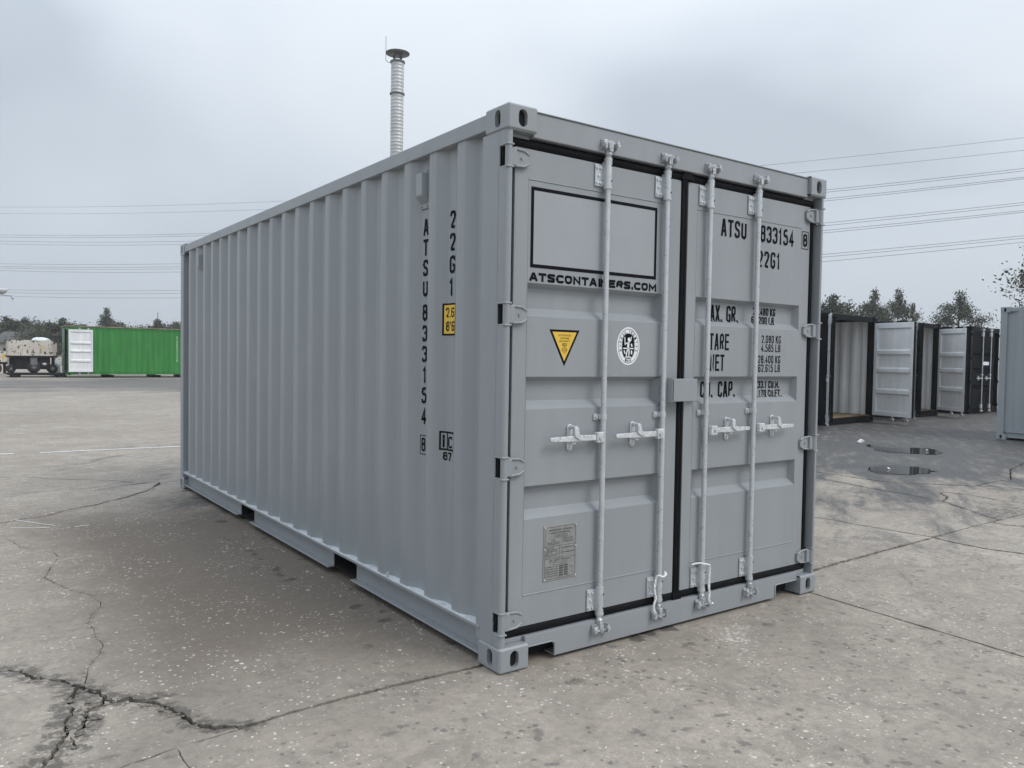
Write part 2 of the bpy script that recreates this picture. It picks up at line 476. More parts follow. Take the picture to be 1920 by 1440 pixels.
up = [(-1.565, 0.877), (-1.556, 0.913), (-1.531, 1.041), (-1.516, 1.123), (-1.489, 1.185), (-1.448, 1.275), (-1.421, 1.398), (-1.434, 1.517), (-1.419, 1.663), (-1.431, 1.774), (-1.392, 1.944), (-1.375, 1.957), (-1.339, 2.037), (-1.325, 2.134), (-1.349, 2.288), (-1.374, 2.39), (-1.428, 2.484), (-1.474, 2.604), (-1.506, 2.749), (-1.545, 2.871), (-1.498, 3.047), (-1.455, 3.201), (-1.406, 3.402), (-1.426, 3.579), (-1.488, 3.659), (-1.547, 3.782), (-1.602, 3.86), (-1.654, 4.165), (-1.695, 4.286), (-2.0, 4.5)]
midc = [(-2.6, 4.7), (-1.681, 4.909), (-1.611, 4.924), (-1.5, 5.005), (-1.42, 4.987), (-1.343, 5.032), (-1.27, 5.114), (-1.183, 5.225), (-1.045, 5.312), (-0.882, 5.392), (-0.756, 5.539), (-0.592, 5.676), (-0.462, 5.844), (-0.349, 5.949), (-0.23, 6.194), (-0.113, 6.461)]
far1 = [(-2.4, 8.1), (-1.617, 7.773), (-1.548, 7.734), (-1.353, 7.655), (-1.208, 7.51), (-1.103, 7.347), (-0.813, 7.121), (-0.627, 6.954), (-0.498, 6.829), (-0.407, 6.698), (-0.315, 6.518), (-0.22, 6.48)]
side_tick = [(-1.363, 0.100), (-1.361, 0.005), (-1.354, -0.037), (-1.352, -0.074), (-1.351, -0.101), (-1.38, -0.25), (-1.36, -0.5)]
JA = [(-9, -.25), (-4, -.05), (-1.599, 0.072), (-1.381, 0.116), (-1.16, 0.137), (-0.948, 0.161), (-0.69, 0.172), (-0.443, 0.169), (-0.014, 0.15), (1.4, .21), (2.897, 0.306), (3.216, 0.33), (3.466, 0.337), (3.812, 0.352), (4.181, 0.362), (4.598, 0.376), (5.002, 0.398), (5.447, 0.412), (5.862, 0.419), (6.298, 0.424), (6.689, 0.43), (14.5, .7)]
JB = [(2.40, .28), (2.386, -0.027), (2.372, -0.298), (2.357, -0.63), (2.343, -0.925), (2.328, -1.239), (2.2, -6)]
JC = [(4.55, 6.6), (4.57, 1.9), (4.58, 1.397), (4.622, 1.274), (4.618, 1.035), (4.65, 0.814), (4.665, 0.601), (4.70, 0.394), (4.66, 0.274), (4.644, 0.14), (4.646, -0.037), (4.687, -0.197), (4.722, -0.293), (4.8, -6)]
JD = [(7.30, 6.7), (7.335, 3.211), (7.354, 2.918), (7.339, 2.602), (7.343, 2.243), (7.393, 2.048), (7.66, 1.943), (7.803, 1.736), (7.996, 1.53), (8.221, 1.354), (8.256, 1.103), (8.3, .49)]
JE = [(6.9, 3.0), (6.687, 2.011), (6.67, 1.677), (6.603, 1.433), (6.54, 1.201), (6.369, 0.941), (6.267, 0.798), (6.127, 0.622), (6.014, 0.43)]
JF = [(7.996, 1.53), (8.433, 1.57), (9.004, 1.553), (10.07, 1.988), (12, 2.4)]
JG = [(6.54, 1.201), (6.9, 1.33), (7.101, 1.51), (7.221, 1.458), (7.258, 1.235), (7.185, 0.974), (7.23, 0.719), (7.2, .45)]
JH = [(5.807, 0.41), (5.815, 0.248), (5.886, 0.167), (6.1, -.3)]
J2 = [(-9, 6.35), (-1.612, 6.40), (-1.187, 6.435), (-0.712, 6.444), (-0.333, 6.489), (0.087, 6.497), (0.389, 6.45), (4.55, 6.58), (14.5, 6.9)]
XL, XH, YL, YH = -9, 14.5, -6, 13
border = [(XL, YL), (XH, YL), (XH, YH), (XL, YH), (XL, YL)]
JX1 = [(-3.1, 6.38), (-3.0, 13)]
JX2 = [(4.4, 6.58), (4.5, 13)]
JX3 = [(-3.3, -.03), (-3.4, -6)]
# polyline, step, width, width jitter, wander
CR_DEF = [
    (main1, .012, .018, .018, .011), (main2, .012, .011, .012, .010), (down, .012, .016, .015, .012),
    (down2, .012, .011, .014, .014), (up, .03, .0034, .005, .010), (midc, .04, .022, .018, .010),
    (far1, .05, .02, .014, .010), (side_tick, .02, .0045, .003, .008), (JA, .02, .018, .010, .005), (JB, .025, .015, .008, .004),
    (JC, .04, .021, .011, .006), (JD, .05, .022, .011, .012), (JE, .05, .018, .011, .012), (JF, .06, .02, .011, .015),
    (JG, .05, .015, .01, .012), (JH, .05, .016, .008, .01), (J2, .06, .016, .008, .006),
    (border, .25, .006, .002, .0), (JX1, .1, .008, .003, .004), (JX2, .1, .008, .003, .004), (JX3, .1, .008, .003, .004)]
quads = []
for ci, (pl, step, w, wj, wd) in enumerate(CR_DEF):
    q = resample(pl, step); n = len(q)
    L = []; Rr = []
    for i, (x, y) in enumerate(q):
        a = q[max(0, i - 1)]; b = q[min(n - 1, i + 1)]
        tx, ty = b[0] - a[0], b[1] - a[1]; l = math.hypot(tx, ty) or 1
        nx, ny = -ty / l, tx / l
        o = wd * (mnoise.noise((i * .37, ci * 7.1, 0)) + .6 * mnoise.noise((i * .9, ci * 3.3, 5)))
        ww = max(.0016, (w + wj * 1.4 * mnoise.noise((i * .23, ci * 5.7, 9)) + wj * .6 * mnoise.noise((i * .8, ci * 2.1, 3)))) / 2
        if ci not in (17,) and (i == 0 or i == n - 1): ww *= .5
        L.append((x + nx * (o + ww), y + ny * (o + ww))); Rr.append((x + nx * (o - ww), y + ny * (o - ww)))
    for i in range(n - 1):
        quads.append((L[i], L[i + 1], Rr[i + 1], Rr[i]))

DIRT = [(main1[4:], .95, .070), (down, .95, .065), (down2, 1.0, .085), (main2, .9, .058), (midc, .55, .05), (JA[2:9], .45, .022), (JA[9:17], .6, .035), (JC[1:], .5, .035), (JD, .6, .06), (JE, .7, .07), (JG, .6, .05), (JH, .7, .06), (up[:22], .42, .035), (JB, .35, .02)]
dseg = []
for pl, w_, s_ in DIRT:
    for a, b in zip(pl[:-1], pl[1:]): dseg.append((a[0], a[1], b[0], b[1], w_, s_))
dseg = np.array(dseg)
def dirt_at(P):
    out = np.zeros(len(P))
    for x0, y0, x1, y1, w_, s_ in dseg:
        d = np.array((x1 - x0, y1 - y0)); L2_ = d @ d
        t = np.clip(((P - (x0, y0)) @ d) / L2_, 0, 1)
        r = np.hypot(P[:, 0] - x0 - t * d[0], P[:, 1] - y0 - t * d[1])
        out = np.maximum(out, w_ * np.exp(-(r / s_) ** 2))
    for cx, cy, rx, ry in ((6.5, .58, .5, .22), (-1.63, .62, .07, .16), (-1.72, .36, .06, .14), (-1.5, .66, .10, .06)):
        out = np.maximum(out, .85 * np.exp(-(((P[:, 0] - cx) / rx) ** 2 + ((P[:, 1] - cy) / ry) ** 2)))
    return out
def build_ground():
    BIG = 420
    vs = [Vector(c) for c in ((-BIG, -BIG), (BIG, -BIG), (BIG, BIG), (-BIG, BIG))]
    ed = [(0, 1), (1, 2), (2, 3), (3, 0)]
    idx = {}
    def vid(p):
        k = (round(p[0], 5), round(p[1], 5))
        if k not in idx:
            idx[k] = len(vs); vs.append(Vector(p))
        return idx[k]
    for qd in quads:
        a = [vid(p) for p in qd]
        ed += [(a[0], a[1]), (a[1], a[2]), (a[2], a[3]), (a[3], a[0])]
    # a few steiner points so that no sliver spans the whole yard
    for gx in np.arange(-8.5, 14.4, 1.5):
        for gy in np.arange(-5.5, 12.9, 1.5):
            vid((gx + .137, gy + .071))
    def dense(xs, ys, j):
        for gx in xs:
            for gy in ys: vid((gx + random.uniform(-j, j), gy + random.uniform(-j, j)))
    dense(np.arange(-1.98, -1.0, .028), np.arange(-.02, 1.4, .028), .008)
    dense(np.arange(5.7, 7.3, .08), np.arange(.1, 1.2, .08), .02)
    for pl, w_, s_ in DIRT:
        for x, y in resample(pl, s_ * 1.2):
            if -1.98 < x < -1.0 and 0 < y < 1.4: continue
            for k in range(6):
                a = k * 1.047 + random.random()
                r = s_ * random.choice((.5, 1.0, 1.9))
                vid((x + r * math.cos(a), y + r * math.sin(a)))
    ed = [e_ for e_ in ed if e_[0] != e_[1]]
    ov, oe, of, *_ = delaunay_2d_cdt(vs, ed, [], 0, 1e-5)
    V = np.array([(a.x, a.y) for a in ov]); F = np.array([tuple(f) for f in of])
    cen = V[F].mean(1)
    Q = np.array(quads)
    inside = np.zeros(len(F), bool)
    qmin = Q.min(1); qmax = Q.max(1)
    for k in range(len(Q)):
        c = np.where((cen[:, 0] >= qmin[k, 0]) & (cen[:, 0] <= qmax[k, 0]) & (cen[:, 1] >= qmin[k, 1]) & (cen[:, 1] <= qmax[k, 1]))[0]
        if not len(c): continue
        P = cen[c]; sg = []
        for i in range(4):
            a = Q[k, i]; b = Q[k, (i + 1) % 4]
            sg.append((b[0] - a[0]) * (P[:, 1] - a[1]) - (b[1] - a[1]) * (P[:, 0] - a[0]))
        sg = np.array(sg)
        inside[c[(sg >= 0).all(0) | (sg <= 0).all(0)]] = True
    keep = np.where(~inside)[0]
    # connected pieces = the outer ground and the single slabs
    em = {}
    for t in keep:
        f = F[t]
        for i in range(3):
            em.setdefault(tuple(sorted((f[i], f[(i + 1) % 3]))), []).append(t)
    adj = {t: [] for t in keep}
    for k, l in em.items():
        if len(l) == 2:
            adj[l[0]].append(l[1]); adj[l[1]].append(l[0])
    comp = {}; comps = []
    for t in keep:
        if t in comp: continue
        st = [t]; comp[t] = len(comps); cur = []
        while st:
            a = st.pop(); cur.append(a)
            for b in adj[a]:
                if b not in comp:
                    comp[b] = len(comps); st.append(b)
        comps.append(cur)
    def area(c):
        T = V[F[c]]
        return np.abs(np.cross(T[:, 1] - T[:, 0], T[:, 2] - T[:, 0])).sum() / 2
    comps.sort(key=area, reverse=True)
    crumbs = []
    ground = None
    for ci, c in enumerate(comps):
        ar = area(c)
        if ar < .6:
            crumbs.append(c); continue
        me = piece(V, F, c, 'ground' if ground is None else 'concrete_slab', 0.0 if ground is None else -random.uniform(0, .0025))
        if ground is None:
            ground = structure(link('ground', me))
        else:
            link('concrete_slab', me, ground)
    for c in crumbs:
        if area(c) > .0004:
            link('concrete_fragment', piece(V, F, c, 'concrete_fragment', -random.uniform(.002, .012)), ground)
    return ground
def piece(V, F, tris, name, z):
    used = {}; vs = []; fs = []
    cnt = {}
    for t in tris:
        f = []
        for i in F[t]:
            if i not in used:
                used[i] = len(vs); vs.append((V[i][0], V[i][1], z))
            f.append(used[i])
        T = [vs[k] for k in f]
        if (T[1][0] - T[0][0]) * (T[2][1] - T[0][1]) - (T[1][1] - T[0][1]) * (T[2][0] - T[0][0]) < 0: f.reverse()
        fs.append(f)
        for i in range(3): cnt.setdefault(tuple(sorted((f[i], f[(i + 1) % 3]))), []).append((f[i], f[(i + 1) % 3]))
    low = {}
    for k, l in cnt.items():
        if len(l) == 1:
            a, b = l[0]
            if abs(vs[a][0]) > 400 or abs(vs[b][0]) > 400: continue
            for s in (a, b):
                if s not in low:
                    low[s] = len(vs); vs.append((vs[s][0], vs[s][1], -.06))
            fs.append([b, a, low[a], low[b]])
    me = bpy.data.meshes.new(name); me.from_pydata(vs, [], fs); me.update()
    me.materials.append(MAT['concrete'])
    at = me.attributes.new('dirt', 'FLOAT', 'POINT')
    at.data.foreach_set('value', dirt_at(np.array([(a[0], a[1]) for a in vs])).astype(np.float32))
    return me
ground = build_ground()
bed = structure(MB().quad((XL - .3, YL - .3, -.03), (XH + .3, YL - .3, -.03), (XH + .3, YH + .3, -.03), (XL - .3, YH + .3, -.03)).build('soil_bed', 'soil'))

# loose crumbs along the broken crack
cm = MB()
def stone(mb, x, y, s, z=0):
    n = 6; ring = []
    a0 = random.random() * 6
    hs = s * random.uniform(.2, .45)
    vs = []
    for k in range(n):
        an = a0 + k * 2 * math.pi / n; r = s * random.uniform(.65, 1.15)
        vs.append((x + r * math.cos(an) * 1.2, y + r * math.sin(an) * .9, z))
    for k in range(n):
        an = a0 + k * 2 * math.pi / n; r = s * random.uniform(.4, .8)
        vs.append((x + r * math.cos(an) * 1.2, y + r * math.sin(an) * .9, z + hs * random.uniform(.7, 1.1)))
    fs = [(k, (k + 1) % n, n + (k + 1) % n, n + k) for k in range(n)] + [tuple(range(n, 2 * n))]
    mb.add(vs, fs)
for pl, cnt, sp, dz in ((main1[4:], 34, .045, -.006), (down, 26, .04, -.006), (down2, 46, .06, -.004), (main2, 22, .045, -.004), (JA[5:9], 10, .03, -.002)):
    q = resample(pl, .02)
    for _ in range(cnt):
        x, y = random.choice(q)
        s = random.choice((.003, .004, .004, .005, .006, .007, .009, .014))
        stone(cm, x + random.gauss(0, sp * .55), y + random.gauss(0, sp * .55), s, dz if s < .01 else -.002)
for _ in range(260):
    x, y = random.uniform(-2.2, 3.2), random.uniform(-1.6, 6.0)
    if -.25 < x < 2.7 and y > -.15: continue
    stone(cm, x, y, random.choice((.002, .0025, .003, .004, .006)), -.002)
o = cm.build('loose_concrete_crumbs', 'crumb'); o['kind'] = 'stuff'

def blob_sheet(name, poly, z, mat):
    # smooth closed outline through the given points
    n = len(poly); out = []
    for i in range(n):
        p0, p1, p2, p3 = (Vector(poly[(i + k - 1) % n]) for k in range(4))
        for t in np.arange(0, 1, .1):
            v = .5 * ((2 * p1) + (p2 - p0) * t + (2 * p0 - 5 * p1 + 4 * p2 - p3) * t * t + (3 * p1 - p0 - 3 * p2 + p3) * t ** 3)
            j = .09 * mnoise.noise((v.x * 4, v.y * 4, 0)) + .05 * mnoise.noise((v.x * 11, v.y * 11, 3))
            k_ = .09 * mnoise.noise((v.x * 4, v.y * 4, 7)) + .05 * mnoise.noise((v.x * 11, v.y * 11, 9))
            out.append((v.x + j, v.y + k_, z))
    return structure(MB().add(out, [tuple(range(len(out)))]).build(name, mat))
blob_sheet('puddle', [(8.238, 3.006), (8.616, 3.111), (8.91, 3.079), (9.056, 2.868), (9.114, 2.772), (8.906, 2.513), (8.876, 2.35), (8.617, 2.413), (8.222, 2.429), (8.003, 2.609), (7.969, 2.741)], .003, 'water')
blob_sheet('puddle', [(11.225, 4.845), (11.341, 4.746), (11.192, 4.378), (11.564, 4.128), (11.769, 3.984), (11.455, 3.605), (10.986, 3.43), (10.729, 3.567), (10.543, 3.831), (10.467, 4.127), (10.935, 4.512)], .003, 'water')
# thin painted line across the yard
ln = MB()
lp = resample([(-14, 10.35), (-1.437, 10.05), (-0.973, 9.98), (-0.466, 9.97), (0.231, 9.945), (0.86, 9.906), (3, 9.85)], .12)
for i in range(len(lp) - 1):
    (xa, ya), (xb, yb) = lp[i], lp[i + 1]
    if mnoise.noise((xa * 1.3, 0, 3)) < (-.05 if xa < -1 else -.42): continue
    w = .035 + .012 * mnoise.noise((xa * 6, 1, 1))
    ln.quad((xa, ya - w, .004), (xb, yb - w, .004), (xb, yb + w, .004), (xa, ya + w, .004))
structure(ln.build('painted_line', 'whitepaint'))
ln = MB()
for pl, w in ((resample([(-1.566, 4.955), (-1.432, 4.73), (-1.316, 4.548)], .05), .010), ([(-1.62, 4.62), (-1.45, 4.52), (-1.36, 4.50)], .008), ([(-1.19, 4.42), (-1.08, 4.44)], .008)):
    for i in range(len(pl) - 1):
        (xa, ya), (xb, yb) = pl[i], pl[i + 1]
        ln.quad((xa, ya - w, .004), (xb, yb - w, .004), (xb, yb + w, .004), (xa, ya + w, .004))
structure(ln.build('white_paint_scratches', 'whitepaint'))

# ------------------------------------------------------------------ container building blocks
CW, CL, CH = 2.438, 6.058, 2.591
PITCH = .2785
def corr_breaks(y0, y1, first_edge):
    """(coordinate, is_inner) breakpoints of a trapezoid corrugation; first_edge = far edge of the first outer flat"""
    pts = [(y0, 1)]
    e = first_edge
    while e - .14 < y1:
        for d, s in ((-.140, 1), (-.072, 0), (0, 0), (.068, 1)):
            c = e + d
            if y0 < c < y1: pts.append((c, s))
        e += PITCH
    pts.append((y1, 1))
    return pts
def corr_at(y, br, outer, inner):
    for (a, s), (b, t) in zip(br[:-1], br[1:]):
        if a <= y <= b:
            f = (y - a) / (b - a)
            return (outer if not s else inner) * (1 - f) + (outer if not t else inner) * f
    return inner
def corr_wall(br, outer, inner, z0, z1, axis='y', flip=False):
    """upright corrugated sheet with softly rolled bends; depth runs on x (axis y) or y (axis x)"""
    mb = MB()
    pts = []
    for i, (c, s) in enumerate(br):
        d = inner if s else outer
        if 0 < i < len(br) - 1:
            r = .007
            for sg in (-1, 1):
                cc = c + sg * r
                pts.append((cc, corr_at(cc, br, outer, inner)))
            pts.insert(len(pts) - 1, (c, (d * .5 + (pts[-1][1] + pts[-2][1]) * .25)))
        else:
            pts.append((c, d))
    vs = []
    for (c, d) in pts:
        for z in (z0, z1):
            vs.append((d, c, z) if axis == 'y' else (c, d, z))
    fs = [(2 * i, 2 * i + 2, 2 * i + 3, 2 * i + 1) for i in range(len(pts) - 1)]
    mb.add(vs, fs, True)
    return mb

def stadium(cx, cz, w, h, n=7):
    out = []
    r = w / 2
    for k in range(n + 1):
        a = math.pi * k / n; out.append((cx + r * math.cos(a), cz + (h / 2 - r) + r * math.sin(a)))
    for k in range(n + 1):
        a = math.pi + math.pi * k / n; out.append((cx + r * math.cos(a), cz - (h / 2 - r) + r * math.sin(a)))
    return out
def face_with_hole(mb, rect, hole, P, inset, smooth=False):
    """flat rectangular face with a cut-out and the reveal of the cut-out; P maps (a, b, depth) to xyz"""
    (a0, a1, b0, b1) = rect
    n = len(hole)
    vs = [Vector((a0, b0)), Vector((a1, b0)), Vector((a1, b1)), Vector((a0, b1))] + [Vector(h) for h in hole]
    ed = [(0, 1), (1, 2), (2, 3), (3, 0)] + [(4 + i, 4 + (i + 1) % n) for i in range(n)]
    ov, oe, of, *_ = delaunay_2d_cdt(vs, ed, [], 0, 1e-6)
    cx = sum(h[0] for h in hole) / n; cz = sum(h[1] for h in hole) / n
    hp = [Vector(h) for h in hole]
    def inh(p):
        c = False; j = n - 1
        for i in range(n):
            if (hp[i].y > p.y) != (hp[j].y > p.y) and p.x < (hp[j].x - hp[i].x) * (p.y - hp[i].y) / (hp[j].y - hp[i].y) + hp[i].x: c = not c
            j = i
        return c
    fs = [f for f in of if not inh(sum((ov[i] for i in f), Vector((0, 0))) / len(f))]
    mb.add([P(v.x, v.y, 0) for v in ov], fs)
    mb.add([P(h[0], h[1], 0) for h in hole] + [P(h[0], h[1], inset) for h in hole],
           [(i, (i + 1) % n, n + (i + 1) % n, n + i) for i in range(n)])
def make_casting():
    """corner casting at the origin corner: x 0..0.162, y 0..0.178, z 0..0.118, openings on x=0, y=0, z=0 faces"""
    mb = MB(); a, b, c = .162, .178, .118; ch = .009
    face_with_hole(mb, (ch, b - .0, ch, c - ch), stadium(.083, .060, .044, .079), lambda u, w, d: (d, u, w), .022)
    face_with_hole(mb, (ch, a, ch, c - ch), stadium(.083, .060, .049, .079), lambda u, w, d: (u, d, w), .022)
    # chamfered edges
    mb.quad((0, ch, ch), (0, ch, c - ch), (ch, 0, c - ch), (ch, 0, ch))
    for z, zz in ((0, ch), (c, c - ch)):
        mb.quad((0, ch, zz), (ch, ch, z), (ch, b, z), (0, b, zz))
        mb.quad((ch, 0, zz), (ch, ch, z), (a, ch, z), (a, 0, zz))
        mb.add([(0, ch, zz), (ch, 0, zz), (ch, ch, z)], [(0, 1, 2)])
        mb.quad((ch, ch, z), (a, ch, z), (a, b, z), (ch, b, z))
    mb.quad((a, 0, ch), (a, 0, c - ch), (a, b, c - ch), (a, b, ch))
    mb.quad((0, b, ch), (0, b, c - ch), (a, b, c - ch), (a, b, ch))
    return mb
CAST = make_casting()
def castings(parent, mat, W_=CW, L_=CL, H_=CH):
    me = None
    for zx in (0, 1):
        for yx in (0, 1):
            for xx in (0, 1):
                mb = MB()
                mb.v = [((W_ - x) if xx else x, (L_ - y) if yx else y, (H_ - z) if zx else z) for x, y, z in CAST.v]
                mb.f = [list(reversed(f)) if (xx + yx + zx) % 2 else list(f) for f in CAST.f]
                mb.s = list(CAST.s)
                o = mb.build('corner_casting', mat, parent)
                inner = MB().box(*( (W_ - .150, W_ - .022) if xx else (.022, .150)), *((L_ - .165, L_ - .022) if yx else (.022, .165)), *((H_ - .105, H_ - .012) if zx else (.012, .105)))
                inner.build('casting_cavity', 'dark', o)

# ---- stroke font for the stencilled lettering (box 0..1 x 0..1)
GL = {
 'A': [[(0, 0), (.40, 1), (.60, 1), (1, 0)], [(.16, .27), (.84, .27)]],
 'B': [[(0, 0), (0, 1), (.75, 1), (.95, .88), (.95, .64), (.75, .53), (0, .53)], [(.75, .53), (1, .4), (1, .12), (.78, 0), (0, 0)]],
 'C': [[(1, .74), (1, 1), (0, 1), (0, 0), (1, 0), (1, .26)]],
 'D': [[(0, 0), (0, 1), (.6, 1), (1, .8), (1, .2), (.6, 0), (0, 0)]],
 'E': [[(1, 1), (0, 1), (0, 0), (1, 0)], [(0, .52), (.85, .52)]],
 'F': [[(1, 1), (0, 1), (0, 0)], [(0, .52), (.8, .52)]],
 'G': [[(1, .76), (1, 1), (0, 1), (0, 0), (1, 0), (1, .46), (.55, .46)]],
 'I': [[(.15, 0), (.15, 1)]],
 'O': [[(.5, 1), (1, 1), (1, 0), (0, 0), (0, 1), (.5, 1)]],
 'K': [[(0, 0), (0, 1)], [(1, 1), (0, .38)], [(.35, .6), (1, 0)]],
 'L': [[(0, 1), (0, 0), (1, 0)]],
 'M': [[(0, 0), (0, 1), (.5, .3), (1, 1), (1, 0)]],
 'N': [[(0, 0), (0, 1), (1, 0), (1, 1)]],
 'P': [[(0, 0), (0, 1), (1, 1), (1, .46), (0, .46)]],
 'R': [[(0, 0), (0, 1), (1, 1), (1, .5), (0, .5)], [(.55, .5), (1, 0)]],
 'S': [[(1, .76), (1, 1), (0, 1), (0, .57), (1, .43), (1, 0), (0, 0), (0, .24)]],
 'T': [[(0, 1), (1, 1)], [(.5, 1), (.5, 0)]],
 'U': [[(0, 1), (0, 0), (1, 0), (1, 1)]],
 'X': [[(0, 0), (1, 1)], [(0, 1), (1, 0)]],
 '0': [[(.5, 1), (1, 1), (1, 0), (0, 0), (0, 1), (.5, 1)]],
 '1': [[(.12, .84), (.55, 1), (.55, 0)]],
 '2': [[(0, .74), (0, 1), (1, 1), (1, .62), (0, 0), (1, 0)]],
 '3': [[(0, .78), (0, 1), (1, 1), (1, .53), (.4, .53)], [(.4, .53), (1, .53), (1, 0), (0, 0), (0, .22)]],
 '4': [[(.72, 0), (.72, 1), (0, .26), (1, .26)]],
 '5': [[(.95, 1), (.05, 1), (.05, .55), (1, .62), (1, 0), (0, 0), (0, .22)]],
 '6': [[(1, .8), (1, 1), (0, 1), (0, 0), (1, 0), (1, .56), (0, .56)]],
 '7': [[(0, 1), (1, 1), (.35, 0)]],
 '8': [[(.5, 1), (.95, 1), (.95, .54), (.05, .54), (.05, 1), (.5, 1)], [(.5, .54), (1, .54), (1, 0), (0, 0), (0, .54), (.5, .54)]],
 "m": [[(0, 0), (0, .6)], [(0, .6), (.5, .6), (.5, 0)], [(.5, .6), (1, .6), (1, 0)]],
 "i": [[(.5, 0), (.5, .62)], [(.5, .82), (.5, 1)]],
 "c": [[(1, .8), (1, 1), (0, 1), (0, 0), (1, 0), (1, .2)]],
 '.': [[(.0, 0), (.0, .08)]],
 ',': [[(.1, .1), (.0, -.12)]],
 "'": [[(.0, 1), (.0, .78)]],
}
ROUND = set('CGSUPR23568BD0cO')
def rounded(pts, rx):
    out = [pts[0]]
    for a, b, c in zip(pts[:-2], pts[1:-1], pts[2:]):
        A, B, C = Vector(a), Vector(b), Vector(c)
        l1 = (A - B).length; l2 = (C - B).length
        r = min(rx, l1 * .5, l2 * .5)
        p, q = B + (A - B).normalized() * r, B + (C - B).normalized() * r
        for t in (0, .25, .5, .75, 1):
            out.append(tuple(p * (1 - t) ** 2 + B * 2 * t * (1 - t) + q * t * t))
    out.append(pts[-1])
    return out
def stroke(mb, pts, w, lift):
    P = [Vector(p) for p in pts]; n = len(P); vs = []
    for i in range(n):
        if i == 0: d = P[1] - P[0]
        elif i == n - 1: d = P[-1] - P[-2]
        else: d = (P[i] - P[i - 1]).normalized() + (P[i + 1] - P[i]).normalized()
        if d.length < 1e-9: d = P[min(i + 1, n - 1)] - P[max(i - 1, 0)]
        d.normalize(); nrm = Vector((-d.y, d.x)); s = 1.0
        if 0 < i < n - 1:
            c = nrm.dot(Vector((-(P[i] - P[i - 1]).normalized().y, (P[i] - P[i - 1]).normalized().x)))
            s = min(1.8, 1 / max(.3, c))
        vs += [(P[i].x + nrm.x * w / 2 * s, P[i].y + nrm.y * w / 2 * s, lift), (P[i].x - nrm.x * w / 2 * s, P[i].y - nrm.y * w / 2 * s, lift)]
    mb.add(vs, [(2 * i, 2 * i + 1, 2 * i + 3, 2 * i + 2) for i in range(n - 1)])
def glyph(mb, ch, x, y, w, h, sw):
    iw, ih = w - sw, h - sw
    for k, pl in enumerate(GL[ch]):
        pts = [(x + sw / 2 + a * iw, y + sw / 2 + b * ih) for a, b in pl]
        if ch in ROUND: pts = rounded(pts, iw * .5)
        elif ch == '.': pts = [(x + sw / 2, y), (x + sw / 2, y + sw * 1.15)]
        else:
            # square ends reach the full box
            d0 = (Vector(pts[0]) - Vector(pts[1])).normalized() * (sw / 2); d1 = (Vector(pts[-1]) - Vector(pts[-2])).normalized() * (sw / 2)
            pts[0] = (pts[0][0] + d0.x, pts[0][1] + d0.y); pts[-1] = (pts[-1][0] + d1.x, pts[-1][1] + d1.y)
        stroke(mb, pts, sw, k * .0002)
def text2d(s, x, y, h, w, gap, sw, space=None, right=False):
    """condensed stencil text as flat polygons in (x, y, lift)"""
    def adv(c):
        if c == ' ': return space if space is not None else w * .8
        if c in ".'," : return sw + gap
        if c == 'I': return sw + gap
        if c == '1': return w * .75 + gap
        if c == 'm' or c == 'M': return w * 1.2 + gap
        return w + gap
    tot = sum(adv(c) for c in s) - gap
    if right: x -= tot
    mb = MB()
    for c in s:
        if c != ' ':
            glyph(mb, c, x, y, (w * 1.2 if c in 'mM' else w * .75 if c == '1' else w), h, sw)
        x += adv(c)
    return mb
def font2d(s, height, width=None, offset=0.0, arc=None):
    """built-in typeface as flat polygons, bottom left at 0,0"""
    cu = bpy.data.curves.new('t', 'FONT'); cu.body = s; cu.size = 1; cu.offset = offset; cu.resolution_u = 3
    o = bpy.data.objects.new('t', cu); COL.objects.link(o)
    dg = bpy.context.evaluated_depsgraph_get()
    me = bpy.data.meshes.new_from_object(o.evaluated_get(dg))
    vs = [(v.co.x, v.co.y) for v in me.vertices]; fs = [tuple(q.vertices) for q in me.polygons]
    bpy.data.objects.remove(o); bpy.data.curves.remove(cu); bpy.data.meshes.remove(me)
    if not vs: return MB()
    x0 = min(v[0] for v in vs); x1 = max(v[0] for v in vs); y0 = min(v[1] for v in vs); y1 = max(v[1] for v in vs)
    sy = height / (y1 - y0); sx = (width / (x1 - x0)) if width else sy
    mb = MB(); mb.add([((a - x0) * sx, (b - y0) * sy, 0) for a, b in vs], fs)
    return mb
def shift(mb, dx, dy, dl=0):
    mb.v = [(a + dx, b + dy, c + dl) for a, b, c in mb.v]; return mb
def merge(*ms):
    r = MB()
    for q in ms: r.add(q.v, q.f)
    return r
def rect2d(x0, x1, y0, y1, lift=0): return MB().add([(x0, y0, lift), (x1, y0, lift), (x1, y1, lift), (x0, y1, lift)], [(0, 1, 2, 3)])
def frame2d(x0, x1, y0, y1, t, lift=0):
    return merge(rect2d(x0, x1, y0, y0 + t, lift), rect2d(x0, x1, y1 - t, y1, lift), rect2d(x0, x0 + t, y0 + t, y1 - t, lift), rect2d(x1 - t, x1, y0 + t, y1 - t, lift))
def decal(mb, name, mat, parent, mapper, cutsx=(), cutsy=()):
    """lay flat polygons on a surface, cut where that surface bends"""
    me = bpy.data.meshes.new(name); me.from_pydata(mb.v, [], mb.f)
    bm = bmesh.new(); bm.from_mesh(me)
    for c in cutsx:
        bmesh.ops.bisect_plane(bm, geom=bm.verts[:] + bm.edges[:] + bm.faces[:], plane_co=(c, 0, 0), plane_no=(1, 0, 0))
    for c in cutsy:
        bmesh.ops.bisect_plane(bm, geom=bm.verts[:] + bm.edges[:] + bm.faces[:], plane_co=(0, c, 0), plane_no=(0, 1, 0))
    for v in bm.verts: v.co = mapper(v.co.x, v.co.y, v.co.z)
    bm.to_mesh(me); bm.free(); me.update()
    me.materials.append(MAT[mat])
    return link(name, me, parent)

